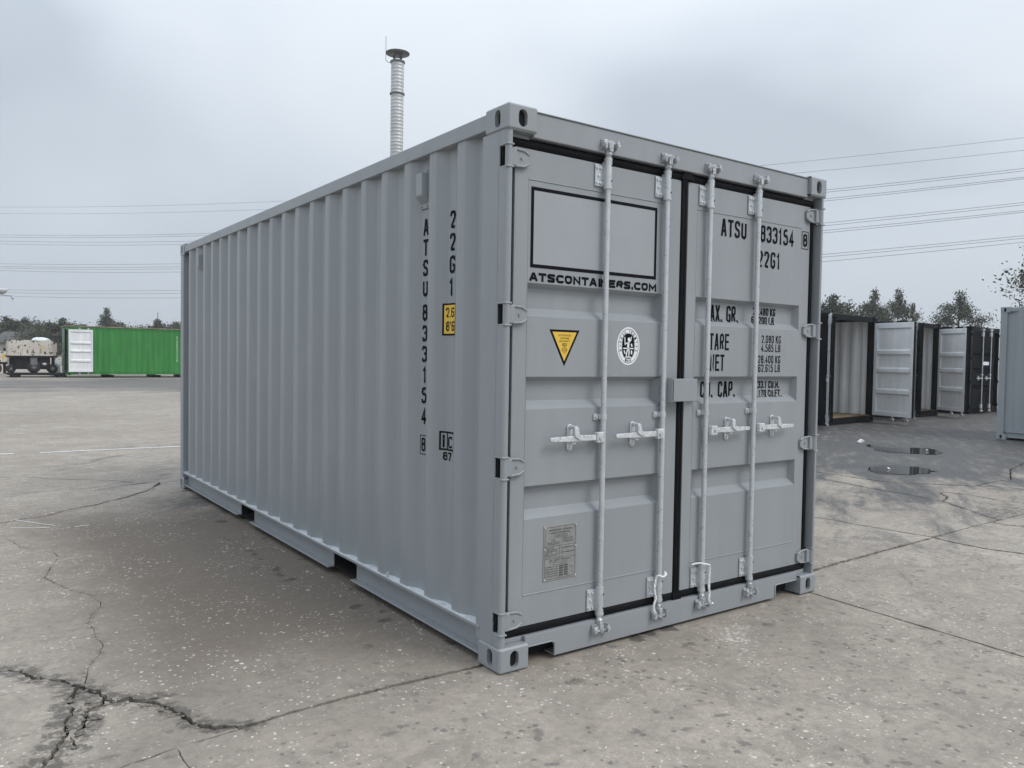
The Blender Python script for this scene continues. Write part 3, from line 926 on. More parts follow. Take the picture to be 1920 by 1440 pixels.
# ---- door leaf with three pressed recesses
REC = [(.690, .847), (1.210, 1.362), (1.646, 1.800)]
YD, RD = .05, .041
def leaf_front(x0, x1, xa, xb, z0, z1, y, depth=RD):
    mb = MB()
    mb.quad((x0, y, z0), (xa, y, z0), (xa, y, z1), (x0, y, z1))
    mb.quad((xb, y, z0), (x1, y, z0), (x1, y, z1), (xb, y, z1))
    zs = z0
    for (a, b) in REC:
        mb.quad((xa, y, zs), (xb, y, zs), (xb, y, a), (xa, y, a))
        i0, i1, j0, j1 = xa + .016, xb - .016, a + .036, b - .020
        yd = y + depth
        r = .006
        mb.quad((xa, y, a), (xb, y, a), (i1, yd, j0), (i0, yd, j0))
        mb.quad((i0, yd, j1), (i1, yd, j1), (xb, y, b), (xa, y, b))
        mb.quad((xa, y, a), (i0, yd, j0), (i0, yd, j1), (xa, y, b))
        mb.quad((xb, y, a), (i1, yd, j0), (i1, yd, j1), (xb, y, b))
        mb.quad((i0, yd, j0), (i1, yd, j0), (i1, yd, j1), (i0, yd, j1))
        zs = b
    mb.quad((xa, y, zs), (xb, y, zs), (xb, y, z1), (xa, y, z1))
    return mb
def door_prof(z):
    for (a, b) in REC:
        if a < z < b:
            if z < a + .036: return YD + RD * (z - a) / .036
            if z > b - .020: return YD + RD * (b - z) / .020
            return YD + RD
    return YD
ZCUT = [c for a, b in REC for c in (a, a + .036, b - .020, b)]

# ================================================================== THE GREY CONTAINER
box = tag(empty('shipping_container'), 'large clean grey shipping container with closed doors, lettered ATSU 833154, in the foreground', 'container')
castings(box, 'paint')
BR = corr_breaks(.208, CL - .12, .447)
corr_wall(BR, .013, .053, .182, 2.502).build('side_panel', 'paint', box)
corr_wall(BR, CW - .013, CW - .053, .182, 2.502).build('side_panel', 'paint', box)
corr_wall(corr_breaks(.12, CW - .12, .44), CL - .012, CL - .050, .16, 2.50, axis='x').build('end_panel', 'paint', box)
# roof sheet, gently corrugated across
rf = MB()
ys = np.linspace(.10, CL - .08, 90)
rf.add([(x, y, 2.567 + .009 * (1 if math.sin(y * 22.5) > 0 else -1) * min(1, abs(math.sin(y * 22.5)) * 2.2)) for y in ys for x in (.05, CW - .05)],
       [(2 * i, 2 * i + 1, 2 * i + 3, 2 * i + 2) for i in range(len(ys) - 1)])
rf.build('roof', 'paint', box)
# top and bottom side rails
for s in (0, 1):
    fx = lambda x: CW - x if s else x
    t = MB(); t.box(fx(.004), fx(.060), .176, CL - .176, 2.500, 2.574)
    t.build('top_rail', 'paint', box, .004)
    b = MB()
    segs = [(.176, 1.644), (2.004, 3.667), (4.030, CL - .176)]
    b.box(fx(-.001), fx(.095), .176, CL - .176, .166, .181)                   # upper flange, seen as a ledge
    for a, c in segs:
        b.box(fx(.046), fx(.054), a, c, .050, .167)                       # web
        b.box(fx(.004), fx(.054), a, c, .042, .051)                       # foot flange
    br_ = b.build('bottom_rail', 'paint', box, .002)
    MB().box(fx(.0005), fx(.060), .21, CL - .14, .1812, .1835).build('lit_ledge_strip', 'ledge_light', br_)  # added strip; the ledge's bright sky light is put into its colour
for a, c in ((1.644, 2.004), (3.667, 4.030)):
    t = MB()
    t.box(.0545, CW - .0545, a - .006, c + .006, .042, .0475).box(.055, CW - .055, a - .006, a, .048, .165).box(.055, CW - .055, c, c + .006, .048, .165).box(.055, CW - .055, a, c, .150, .165)
    t.build('fork_pocket', 'dark', box)
fl = MB().box(.05, CW - .05, .1, CL - .1, .152, .165)
for y in np.arange(.5, 5.8, .33):
    if any(a - .1 < y < c + .06 for a, c in ((1.644, 2.004), (3.667, 4.030))): continue
    fl.box(.05, CW - .05, y, y + .04, .05, .152)
fl.build('underfloor', 'dark', box)
# rear (far) corner posts
for s in (0, 1):
    fx = lambda x: CW - x if s else x
    MB().box(fx(.004), fx(.09), CL - .125, CL - .006, .116, 2.475).build('corner_post', 'paint', box, .006)
MB().box(.16, CW - .16, CL - .07, CL - .008, .02, .16).build('end_sill', 'paint', box, .003)
MB().box(.16, CW - .16, CL - .07, CL - .008, 2.49, 2.575).build('end_header', 'paint', box, .003)
# door-end posts: side plate plus rolled front lip, cut away at the hinges
HZ = [.228, .945, 1.648, 2.360]
def lip_poly(s):
    fx = lambda x: CW - x if s else x
    p = [(.004, .075)]
    for k in range(7):
        a = math.pi + (math.pi / 2) * k / 6
        p.append((.026 + .022 * math.cos(a), .030 + .022 * math.sin(a)))
    for k in range(4):
        a = -math.pi / 2 + (math.pi / 2) * k / 3
        p.append((.030 + .006 * math.cos(a), .014 + .006 * math.sin(a)))
    p += [(.036, .075)]
    return [(fx(a), b) for a, b in p]
for s in (0, 1):
    fx = lambda x: CW - x if s else x
    post = MB().box(fx(.004), fx(.012), .070, .209, .117, 2.474).box(fx(.012), fx(.075), .199, .209, .117, 2.474)
    po = post.build('corner_post', 'paint', box, .002)
    zz = .117
    for h in HZ + [None]:
        z1 = (h - .050) if h else 2.474
        MB().prism(lip_poly(s), 'z', zz, z1).build('post_lip', 'paint', po, .0015)
        if h: zz = h + .050
    for h in HZ:   # hinge lugs on the post and the dark slot behind the pin
        for dz in (-.055, .045):
            MB().box(fx(.003), fx(.042), .004, .074, h + dz, h + dz + .009).build('hinge_lug', 'paint', po, .003)
        MB().box(fx(.0145), fx(.060), .058, .068, h - .046, h + .046).build('hinge_recess', 'dark', po)
# header and sill
hd = MB().box(.162, CW - .162, .024, .110, 2.462, 2.577).box(.060, .162, .052, .110, 2.455, 2.474).box(CW - .162, CW - .060, .052, .110, 2.455, 2.474)
hd.build('door_header', 'paint', box, .004)
MB().box(.16, CW - .16, .018, .09, 2.577, 2.583).build('header_rain_lip', 'paint', box, .002)
si = MB()
si.prism([(.338, .016), (.338, .070), (.325, .090), (.162, .090), (.162, .141), (CW - .162, .141), (CW - .162, .092), (2.062, .092), (2.056, .085), (2.056, .016)], 'y', .026, .034)
si.box(.162, CW - .162, .034, .11, .118, .141).box(.338, 2.056, .034, .10, .016, .024)
si.box(.06, .162, .05, .11, .119, .141).box(CW - .162, CW - .06, .05, .11, .119, .141)
si.build('door_sill', 'paint', box, .002)
MB().tube([(.165, .0235, .092), (.322, .0235, .092), (.336, .0235, .083), (.340, .0235, .070), (.340, .0235, .018)], .0042, 6).build('notch_weld', 'paint', box)
MB().tube([(2.27, .0235, .094), (2.064, .0235, .094), (2.055, .0235, .086), (2.055, .0235, .018)], .0042, 6).build('notch_weld', 'paint', box)
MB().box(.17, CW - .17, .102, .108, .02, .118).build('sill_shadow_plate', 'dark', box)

# doors
DOORS = []
for (x0, x1, xa, xb) in ((.078, 1.178, .160, 1.046), (1.235, 2.345, 1.311, 2.250)):
    d = leaf_front(x0, x1, xa, xb, .184, 2.414, YD)
    d.quad((x0, YD, .184), (x0, YD + .05, .184), (x0, YD + .05, 2.414), (x0, YD, 2.414))
    d.quad((x1, YD, .184), (x1, YD + .05, .184), (x1, YD + .05, 2.414), (x1, YD, 2.414))
    d.quad((x0, YD, .184), (x1, YD, .184), (x1, YD + .05, .184), (x0, YD + .05, .184))
    d.quad((x0, YD, 2.414), (x1, YD, 2.414), (x1, YD + .05, 2.414), (x0, YD + .05, 2.414))
    d.quad((x0, YD + .05, .184), (x1, YD + .05, .184), (x1, YD + .05, 2.414), (x0, YD + .05, 2.414))
    bm = bmesh.new(); me = d.mesh('door', 'paint'); bm.from_mesh(me)
    bmesh.ops.remove_doubles(bm, verts=bm.verts, dist=1e-5); bmesh.ops.recalc_face_normals(bm, faces=bm.faces)
    bm.to_mesh(me); bm.free()
    do = link('door', me, box, .003); DOORS.append(do)
    w = MB()
    for z in (.330, 2.277):      # weld seams of the pressed sheet against the door frame
        n = 40
        pts = [(xa + (xb - xa) * i / n, YD - .0005, z + .0012 * mnoise.noise((i * .8, z * 9, x0))) for i in range(n + 1)]
        w.tube(pts, .0034, 6)
    for x in (xa - .002, xb + .002):
        w.tube([(x, YD + .0004, .33), (x, YD + .0004, 2.277)], .0018, 5)
    w.build('weld_seam', 'paint', do)
# gaskets
gk = MB()
gk.tube([(.066, .066, 2.438), (CW - .07, .066, 2.438)], .0235, 10).tube([(.066, .060, 2.428), (CW - .07, .060, 2.428)], .014, 8)
gk.build('door_gasket', 'rubber', box)
gk = MB(); gk.tube([(.066, .066, .161), (CW - .07, .066, .161)], .0225, 10).tube([(.066, .058, .170), (CW - .07, .058, .170)], .012, 8)
gk.build('door_gasket', 'rubber', box)
gk = MB().box(2.348, 2.388, .056, .10, .15, 2.45).tube([(2.364, .058, .15), (2.364, .058, 2.45)], .012, 8)
gk.build('door_gasket', 'rubber', box)
gk = MB().box(.060, .077, .066, .10, .15, 2.45); gk.build('door_gasket', 'rubber', box)
gk = MB().box(1.179, 1.234, .060, .11, .15, 2.45)
gk.tube([(1.193, .054, .146), (1.193, .054, 2.43)], .014, 8).tube([(1.220, .058, .146), (1.220, .058, 2.43)], .013, 8)
gk.prism([(1.168, 2.42), (1.182, 2.466), (1.232, 2.466), (1.262, 2.44), (1.262, 2.42)], 'y', .036, .066)
gk.prism([(1.172, .145), (1.184, .138), (1.240, .138), (1.246, .165), (1.246, .182), (1.172, .182)], 'y', .040, .066)
gk.build('door_gasket', 'rubber', box, .004)
# hinges
for s, do in ((0, DOORS[0]), (1, DOORS[1])):
    fx = lambda x: CW - x if s else x
    e = .150
    for h in HZ:
        b = MB()
        b.prism([(fx(.05), h - .042), (fx(e - .03), h - .038), (fx(e), h - .022), (fx(e), h + .022), (fx(e - .03), h + .038), (fx(.05), h + .042)], 'y', .036, .049)
        b.tube([(fx(.055), .034, h + .040), (fx(e - .03), .034, h + .035), (fx(e - .003), .037, h + .020)], .0065, 6)
        b.tube([(fx(.055), .034, h - .040), (fx(e - .03), .034, h - .035), (fx(e - .003), .037, h - .020)], .0065, 6)
        b.cyl((fx(.105), .030, h), (fx(.105), .04, h), .007, 8)
        b.box(fx(.022), fx(.07), .022, .048, h - .040, h + .040)
        hi = b.build('hinge', 'paint', do, .003)
        MB().cyl((fx(.024), .024, h - .046), (fx(.024), .024, h + .046), .0170, 16).build('hinge_pin', 'paint', do)

# lock rods with their fittings
def cam_head(mb, x, z, up):
    s = 1 if up else -1
    # keeper plate with two hooked jaws and the cam nose of the rod between them
    mb.box(x - .048, x + .048, .017, .0245, z - .024, z + .024)
    mb.prism([(x - .052, z - .014 * s), (x - .032, z - .026 * s), (x - .026, z - .006 * s), (x - .034, z + .020 * s), (x - .050, z + .016 * s)], 'y', -.008, .018)
    mb.prism([(x + .052, z - .014 * s), (x + .036, z - .024 * s), (x + .030, z - .004 * s), (x + .036, z + .022 * s), (x + .050, z + .016 * s)], 'y', -.010, .018)
    mb.prism([(x - .012, z - .034 * s), (x + .012, z - .034 * s), (x + .015, z + .006 * s), (x + .003, z + .020 * s), (x - .014, z + .010 * s)], 'y', -.004, .030)
    mb.cyl((x - .040, .002, z + .006 * s), (x + .040, .002, z + .006 * s), .0062, 8)
    mb.cyl((x + .041, -.015, z - .002 * s), (x + .041, .018, z - .002 * s), .0095, 10)
    mb.cyl((x - .041, -.012, z - .004 * s), (x - .041, .018, z - .004 * s), .0080, 10)
    mb.tube([(x, .02, z - .075 * s), (x, .02, z - .052 * s), (x, .019, z - .046 * s), (x, .018, z - .02 * s)], [.0155, .0155, .0195, .016], 12)
RODX = [.622, 1.042, 1.382, 1.800]
for i, rx in enumerate(RODX):
    right = i > 1
    rod = MB().tube([(rx, .020, .130), (rx, .020, 1.06), (rx, .020, 2.470)], .0140, 14)
    ro = rod.build('lock_rod', 'galv', box)
    t = MB(); cam_head(t, rx - .002, 2.502, True); t.build('cam_keeper', 'cast', ro, .002)
    t = MB(); cam_head(t, rx - .002, .098, False); t.build('cam_keeper', 'cast', ro, .002)
    for z0, z1, zb0, zb1 in ((2.292, 2.436, 2.300, 2.408), (.170, .306, .186, .296)):
        t = MB().tube([(rx, .022, z0), (rx, .022, z1)], .0198, 14)
        t.tube([(rx, .022, z0 - .004), (rx, .022, z0 + .008)], .0222, 14).tube([(rx, .022, z1 - .008), (rx, .022, z1 + .003)], .0210, 14)
        t.box(rx - .066, rx - .012, .040, .0485, zb0, zb1)
        t.box(rx - .019, rx + .019, .024, .049, z0 + .012, z1 - .012)
        g = t.build('guide_bracket', 'galv', ro, .004)
        t = MB()
        for dz in (.16, .5, .84):
            z = zb0 + (zb1 - zb0) * dz
            for dx in ((-.055, -.034) if dz != .5 else (-.045,)):
                t.cyl((rx + dx, .0405, z), (rx + dx, .033, z), .0062, 8)
        t.build('bolts', 'zinc', g)['kind'] = 'stuff'
        t = MB()
        for dz in (.24, .76):
            z = z0 + (z1 - z0) * dz
            t.cyl((rx + .008, .008, z), (rx + .009, .0015, z), .004, 8)
        t.build('grease_holes', 'ink', g)['kind'] = 'stuff'
    t = MB().box(rx - .046, rx - .014, .038, .049, 1.146, 1.178).tube([(rx, .020, 1.149), (rx, .020, 1.176)], .0175, 14).box(rx - .02, rx + .02, .024, .049, 1.150, 1.175)
    t.cyl((rx - .033, .04, 1.162), (rx - .033, .032, 1.162), .007, 8)
    t.build('rod_clip', 'galv', ro, .003)
    # handle: hub on the rod, long flat grip, retaining plate with its folded catch
    sg = 1 if right else -1
    hz = 1.064
    ax = rx + sg * (.020 if right else .012)
    t = MB().box(ax, ax + sg * .050, -.010, .018, hz - .026, hz + .026)
    t.cyl((ax + sg * .030, -.018, hz), (ax + sg * .030, .02, hz), .010, 10)
    hub = t.build('handle_hub', 'zinc', ro, .005)
    a, b_ = ax + sg * .052, ax + sg * .335
    t = MB()
    t.prism([(a, hz - .013), (a + sg * .11, hz - .015), (a + sg * .15, hz - .013), (b_, hz - .010), (b_ + sg * .004, hz), (b_, hz + .011), (a + sg * .15, hz + .014), (a + sg * .11, hz + .016), (a, hz + .014)], 'y', -.004, .008)
    t.build('handle', 'zinc', ro, .003)
    rxx = ax + sg * .185
    t = MB().prism(stadium(rxx, 1.066, .034, .132), 'y', .040, .0485)
    t.cyl((rxx, .041, 1.118), (rxx, .020, 1.118), .010, 10).cyl((rxx, .041, 1.014), (rxx, .033, 1.014), .008, 10)
    t.box(rxx - .012, rxx + .012, .006, .041, 1.036, 1.046)
    t.prism([(rxx - .013, 1.120), (rxx + .013, 1.118), (rxx + .018, 1.088), (rxx + .048, 1.062), (rxx + .066, 1.055), (rxx + .030, 1.052), (rxx - .010, 1.074)], 'y', -.012, -.006)
    t.box(rxx - .010, rxx + .010, -.008, .022, 1.108, 1.124)
    t.build('handle_retainer', 'zinc', ro, .003)
# padlock box over the meeting edge
lb = MB().box(1.070, 1.252, -.030, -.024, 1.232, 1.352).box(1.070, 1.252, -.024, .020, 1.346, 1.352).box(1.064, 1.070, -.024, .048, 1.226, 1.356).box(1.252, 1.257, -.022, .02, 1.236, 1.350)
lb.box(1.040, 1.064, .012, .048, 1.226, 1.368).box(1.055, 1.095, .02, .048, 1.206, 1.226)
lbo = lb.build('lock_box', 'paint', box, .004)
MB().box(1.08, 1.245, -.02, .02, 1.24, 1.342).build('lock_box_inside', 'dark', lbo)
MB().box(1.262, 1.31, .02, .049, 1.236, 1.33).build('lock_box_staple', 'paint', lbo, .004)

# vents high on the long side
VENT_Y = (.825, 5.36)
for vy in VENT_Y:
    xi = .053
    t = MB().box(xi - .010, xi, vy - .046, vy + .046, 2.236, 2.445)
    v = t.build('vent_cover', 'paint', box, .003)
    t = MB().add([(xi - .010, vy - .038, 2.262), (xi - .010, vy + .038, 2.262), (xi - .010, vy - .038, 2.424), (xi - .010, vy + .038, 2.424),
                  (xi - .048, vy - .032, 2.300), (xi - .048, vy + .032, 2.300), (xi - .048, vy - .032, 2.418), (xi - .048, vy + .032, 2.418)],
                 [(4, 5, 7, 6), (0, 1, 5, 4), (2, 3, 7, 6), (0, 4, 6, 2), (1, 5, 7, 3)])
    t.build('vent_hood', 'paint', v, .004)
    t = MB()
    for z in (2.249, 2.434):
        for dy in (-.03, .03): t.cyl((xi - .010, vy + dy, z), (xi - .016, vy + dy, z), .006, 8)
    t.build('rivets', 'paint', v)['kind'] = 'stuff'
MB().cyl((.006, 1.14, .182), (.006, 1.14, .212), .008, 8).build('lashing_ring', 'zinc', box)

# ---- lettering on the long side (runs down the wall; u = -y so that it reads from outside)
ycuts = [-c for c, s in BR if .3 < c < 1.2]
def side_map(u, v, lift): return Vector((corr_at(-u, BR, .013, .053) - .0022 - lift, -u, v))
SIDE = [
    ('ATSU', .822, 2.096, .088, -.1085), ('833154', .822, 1.640, .088, -.1110)]
for txt, yc, ztop, h, dz in SIDE:
    mb = MB()
    for k, c in enumerate(txt):
        w = .052 * (.75 if c == '1' else 1)
        glyph(mb, c, -yc - w / 2 + (.004 if c == '1' else 0), ztop + k * dz, w, h, .0150)
    decal(mb, 'lettering', 'ink', box, side_map, ycuts)
mb = MB(); glyph(mb, '8', -.822 - .021, .937, .042, .074, .011)
decal(merge(mb, frame2d(-.822 - .036, -.822 + .036, .920, 1.025, .004)), 'lettering', 'ink', box, side_map, ycuts)
mb = MB()
for k, c in enumerate('22G1'): glyph(mb, c, -.545 - .027, 2.100 - k * .1135, .052 * (.75 if c == '1' else 1), .090, .0150)
decal(mb, 'lettering', 'ink', box, side_map, ycuts)
hs = decal(rect2d(-.612, -.478, 1.558, 1.722), 'height_sticker', 'ink', box, side_map, ycuts)
decal(rect2d(-.602, -.478, 1.567, 1.713, .0006), 'sticker_face', 'yellow', hs, side_map, ycuts)
decal(merge(text2d('2.6m', -.594, 1.650, .050, .027, .006, .0075), text2d("8'6'", -.592, 1.580, .050, .027, .007, .0075)), 'sticker_print', 'ink', hs, lambda u, v, l: side_map(u, v, l + .0012), ycuts)
mb = merge(frame2d(-.620, -.490, .968, 1.066, .009), text2d('i', -.612, .982, .066, .03, .0, .010), text2d('c', -.563, .982, .060, .036, 0, .009), rect2d(-.576, -.568, .968, 1.066), text2d('87', -.600, .916, .043, .030, .008, .0085))
decal(mb, 'lettering', 'ink', box, side_map, ycuts)

# ---- lettering on the doors
def door_map(u, v, lift): return Vector((u, door_prof(v) - .0018 - lift, v))
def dl(mb, d, name='lettering', mat='ink'): return decal(mb, name, mat, DOORS[d], door_map, (), ZCUT)
def dtext(s, x, z, h, w, gap, sw, d=1, right=False, space=None): return dl(text2d(s, x, z, h, w, gap, sw, space, right), d)
dtext('ATSU', 1.507, 2.154, .098, .047, .0115, .0155)
dtext('833154', 2.180, 2.155, .098, .047, .0105, .0155, right=True)
dl(frame2d(2.262, 2.330, 2.150, 2.260, .004), 1, 'lettering_box'); dl(text2d('8', 2.275, 2.166, .078, .042, 0, .013), 1)
dtext('22G1', 1.838, 2.006, .098, .047, .0125, .0155)
K = 3.002 / 2.966            # the recess floor lies a little deeper
sm = dict(right=True, space=.013)
dtext('AX. GR.', 1.722, 1.6735, .095, .038, .0065, .0135, right=True, space=.030)
dtext('M', 1.442, 1.6735, .095, .0275, .0065, .0115)
dtext('30.480 KG', 2.073, 1.7257, .046, .0225, .005, .0078, **sm)
dtext('67.200 LB', 2.060, 1.6735, .046, .0225, .005, .0078, **sm)
dtext('TARE', 1.430, 1.511, .094, .037, .007, .0135)
dtext('2.080 KG', 2.078, 1.560, .047, .0225, .005, .0078, **sm)
dtext('4.585 LB', 2.076, 1.508, .047, .0225, .005, .0078, **sm)
dtext('NET', 1.440, 1.393, .094, .036, .007, .0135)
dtext('28.400 KG', 2.078, 1.440, .047, .0225, .005, .0078, **sm)
dtext('62.615 LB', 2.076, 1.388, .047, .0225, .005, .0078, **sm)
dtext('CU. CAP.', 1.712, 1.242, .092, .038, .0075, .0135, right=True, space=.038)
dtext('33.1 CU.M.', 2.132, 1.290, .044, .0225, .005, .0078, **sm)
dtext('1.170 CU.FT.', 2.152, 1.237, .044, .0225, .005, .0078, **sm)
# blanked sign panel with a black border, web address below it
pn = dl(rect2d(.172, .998, 1.872, 2.246), 0, 'sign_panel', 'panelfilm')
decal(frame2d(.172, .998, 1.872, 2.246, .0165, .0006), 'panel_border', 'ink', DOORS[0], door_map)
web = text2d('ATSCONTAINERS.COM', 0, 0, .041, .045, .0055, .0125)
wx = max(a for a, b, c in web.v)
web.v = [(.169 + a * .834 / wx, 1.8085 + b, c) for a, b, c in web.v]
dl(web, 0)
# yellow warning triangle
dl(MB().add([(.292, 1.588, 0), (.480, 1.588, 0), (.386, 1.412, 0)], [(0, 2, 1)]), 0, 'warning_triangle', 'ink')
dl(MB().add([(.311, 1.577, .0006), (.461, 1.577, .0006), (.386, 1.437, .0006)], [(0, 2, 1)]), 0, 'triangle_face', 'yellow')
tr = MB()
for s, z, w in (('ATTENTION', 1.557, .078), ('CONTAINER', 1.543, .056), ('SECURITY', 1.529, .066)):
    q = shift(font2d(s, .0085, w), .386 - w / 2, z, .0012); tr.add(q.v, q.f)
tr.add(*(lambda q: (q.v, q.f))(frame2d(.372, .400, 1.511, 1.523, .0016, .0012)))
for s, z, w in (('ISO', 1.514, .020), ('AND', 1.502, .016), ('1161', 1.488, .026), ('STD', 1.474, .014)):
    q = shift(font2d(s, .007, w), .386 - w / 2, z, .0012); tr.add(q.v, q.f)
tr.add(*(lambda q: (q.v, q.f))(frame2d(.370, .402, 1.485, 1.498, .0016, .0012)))
dl(tr, 0, 'triangle_print', 'ink')
# round inspection emblem
EX, EZ, EA, EB = .809, 1.519, .080, .097
def ell(a, b, lift, n=48, p=2.0):
    return [(EX + a * math.copysign(abs(math.cos(2 * math.pi * k / n)) ** (2 / p), math.cos(2 * math.pi * k / n)), EZ + b * math.copysign(abs(math.sin(2 * math.pi * k / n)) ** (2 / p), math.sin(2 * math.pi * k / n)), lift) for k in range(n)]
def disc(a, b, lift, p=2.0): v = ell(a, b, lift, p=p); return MB().add(v, [tuple(range(len(v)))])
def ring(a, b, t, lift, p=2.0):
    o_, i_ = ell(a, b, lift, p=p), ell(a - t, b - t, lift, p=p); n = len(o_)
    return MB().add(o_ + i_, [(k, (k + 1) % n, n + (k + 1) % n, n + k) for k in range(n)])
em = dl(disc(EA, EB, 0), 0, 'inspection_emblem', 'white')
ri = merge(ring(.0715, .0885, .0025, .0005), ring(.0455, .0665, .0015, .0005, 2.6))
dl(ri, 0, 'emblem_ring', 'ink')
dl(disc(.0425, .0635, .0005, 2.6), 0, 'emblem_field', 'ink')
def arc_text(s, a0, a1, ra, rb, h, flip=False):
    r = MB(); n = len(s)
    for k, c in enumerate(s):
        if c == ' ': continue
        an = R(a0 + (a1 - a0) * (k + .5) / n)
        q = font2d(c, h, h * .72)
        cx, cz = EX + ra * math.cos(an), EZ + rb * math.sin(an)
        rot = an - math.pi / 2 if not flip else an + math.pi / 2
        ca, sa = math.cos(rot), math.sin(rot)
        r.add([(cx + (x - h * .36) * ca - (z - h / 2) * sa, cz + (x - h * .36) * sa + (z - h / 2) * ca, .0008) for x, z, _ in q.v], q.f)
    return r
dl(merge(arc_text('BUREAU VERITAS', 205, -25, .0575, .0765, .0150), arc_text('1828', 247, 293, .0575, .0765, .0125, True)), 0, 'emblem_print', 'ink')
fg = MB()
def L2(pts, w): stroke(fg, pts, w, .0011)
def EP(x, z): return (EX + x, EZ + z)
for pts, w in (([EP(.002, .022), EP(-.002, .0), EP(.0, -.012)], .014), ([EP(.0, -.010), EP(-.010, -.030), EP(-.014, -.050)], .008), ([EP(.002, -.010), EP(.006, -.030), EP(.004, -.050)], .008),
               ([EP(.004, .018), EP(.016, .030), EP(.020, .048)], .006), ([EP(-.002, .016), EP(-.016, .014), EP(-.024, .006)], .006), ([EP(-.026, .046), EP(-.024, .004)], .005),
               ([EP(.020, .012), EP(.026, -.002)], .009), ([EP(-.036, -.012), EP(-.010, -.012)], .006), ([EP(.010, -.012), EP(.036, -.012)], .006),
               ([EP(-.030, -.022), EP(-.022, -.040)], .007), ([EP(.022, -.022), EP(.024, -.042)], .009), ([EP(-.020, -.056), EP(.020, -.056)], .006)):
    L2(pts, w)
v = [(EX + .003 + .0085 * math.cos(k * .524), EZ + .034 + .0105 * math.sin(k * .524), .0012) for k in range(12)]
fg.add(v, [tuple(range(12))])
dl(fg, 0, 'emblem_figure', 'white')
# customs and safety plate
PX0, PX1, PZ0, PZ1 = .278, .484, .378, .645
pl_ = MB().box(PX0, PX1, YD - .0045, YD - .0005, PZ0, PZ1).build('approval_plate', 'plate', DOORS[0], .001)
pm = lambda u, v, l: Vector((u, YD - .0055 - l, v))
pp = merge(frame2d(PX0 + .008, PX1 - .008, PZ0 + .008, PZ1 - .008, .0016), rect2d(PX0 + .008, PX1 - .008, .543, .5445), rect2d(PX0 + .008, PX1 - .008, .484, .4855), rect2d(.376, .3775, .4855, .543))
def pt(s, x, z, h, w):
    q = shift(font2d(s, h, w, .006), x, z, .0003); pp.add(q.v, q.f)
pt('APPROVED FOR TRANSPORT', .306, .617, .009, .150); pt('UNDER CUSTOMS SEAL', .318, .603, .009, .125)
pp.add(*(lambda q: (q.v, q.f))(frame2d(.345, .425, .584, .598, .0014))); pt('GB/C 6191', .355, .588, .006, .06)
pt('TYPE', .322, .570, .006, .024); pt('MANUFACTURER', .400, .574, .006, .06)
pp.add(*(lambda q: (q.v, q.f))(frame2d(.300, .374, .552, .565, .0014))); pp.add(*(lambda q: (q.v, q.f))(frame2d(.396, .468, .556, .570, .0014)))
pt('22G1 DC20', .306, .5555, .006, .06); pt('833154', .406, .560, .006, .05)
for i in range(6): pt(('OWNER NO', 'TIMBER COMPONENT', 'TREATMENT IM', 'DATE 06', 'MODEL OF BUILD', 'TESTED LOAD')[i], .292, .532 - i * .0078, .0052, (.05, .075, .066, .038, .07, .06)[i])
pt('RECOMMENDED USE', .386, .528, .006, .085); pt('B5 FUMIGATED', .388, .505, .0065, .082)
pt('CSC SAFETY APPROVAL', .315, .470, .0085, .135)
pp.add(*(lambda q: (q.v, q.f))(frame2d(.338, .420, .452, .464, .0014)))
for i in range(5):
    pt(('DATE MANUFACTURED', 'IDENTIFICATION NO', 'MAXIMUM GROSS MASS', 'ALLOWABLE STACKING', 'TRANSVERSE RACKING')[i], .292, .441 - i * .0112, .0058, .074)
    pp.add(*(lambda q: (q.v, q.f))(rect2d(.376, .400, .439 - i * .0112, .447 - i * .0112, .0002)))
    pp.add(*(lambda q: (q.v, q.f))(rect2d(.406, .430, .439 - i * .0112, .447 - i * .0112, .0002)))
    if i % 2: pt('KG', .445, .441 - i * .0112, .0058, .016)
decal(pp, 'plate_print', 'plateink', pl_, pm)
t = MB()
for x in (PX0 + .007, PX1 - .007):
    for z in (PZ0 + .008, (PZ0 + PZ1) / 2 + .02, PZ1 - .008): t.cyl((x, YD - .004, z), (x, YD - .009, z), .0042, 8)
t.build('rivets', 'zinc', pl_)['kind'] = 'stuff'

# white ropes tied round the two inner rods
def rope(pts, label):
    P = [Vector(p) for p in pts]; out = []
    for i in range(len(P) - 1):
        p0, p1, p2, p3 = P[max(i - 1, 0)], P[i], P[i + 1], P[min(i + 2, len(P) - 1)]
        for t_ in np.arange(0, 1, .12):
            out.append(.5 * ((2 * p1) + (p2 - p0) * t_ + (2 * p0 - 5 * p1 + 4 * p2 - p3) * t_ * t_ + (3 * p1 - p0 - 3 * p2 + p3) * t_ ** 3))
    out.append(P[-1])
    b = MB()
    for ph in (0, math.pi):     # two twisted strands
        q = [o_ + Vector((.0032 * math.cos(k * .9 + ph), .0032 * math.sin(k * .9 + ph), 0)) for k, o_ in enumerate(out)]
        b.tube(q, .0046, 6)
    return tag(b.build('rope', 'rope'), label, 'rope', 'white ropes on the lock rods')
x = RODX[1]
rope([(x + .034, .010, .318), (x + .020, -.010, .312), (x - .006, -.014, .304), (x - .030, -.008, .312), (x - .036, .004, .300), (x - .046, .006, .240), (x - .038, .004, .190), (x - .050, .004, .150), (x - .046, .000, .108)],
     'short white rope knotted on the lock rod left of the door meeting edge')
x = RODX[2]
rope([(x - .070, .030, .322), (x - .040, .010, .330), (x - .012, -.012, .326), (x + .016, -.014, .318), (x + .034, -.004, .296), (x + .040, .000, .240), (x + .036, -.002, .190), (x + .044, .000, .150), (x + .036, -.004, .112), (x + .050, -.006, .096), (x + .066, -.004, .092)],
     'short white rope knotted on the lock rod right of the door meeting edge')
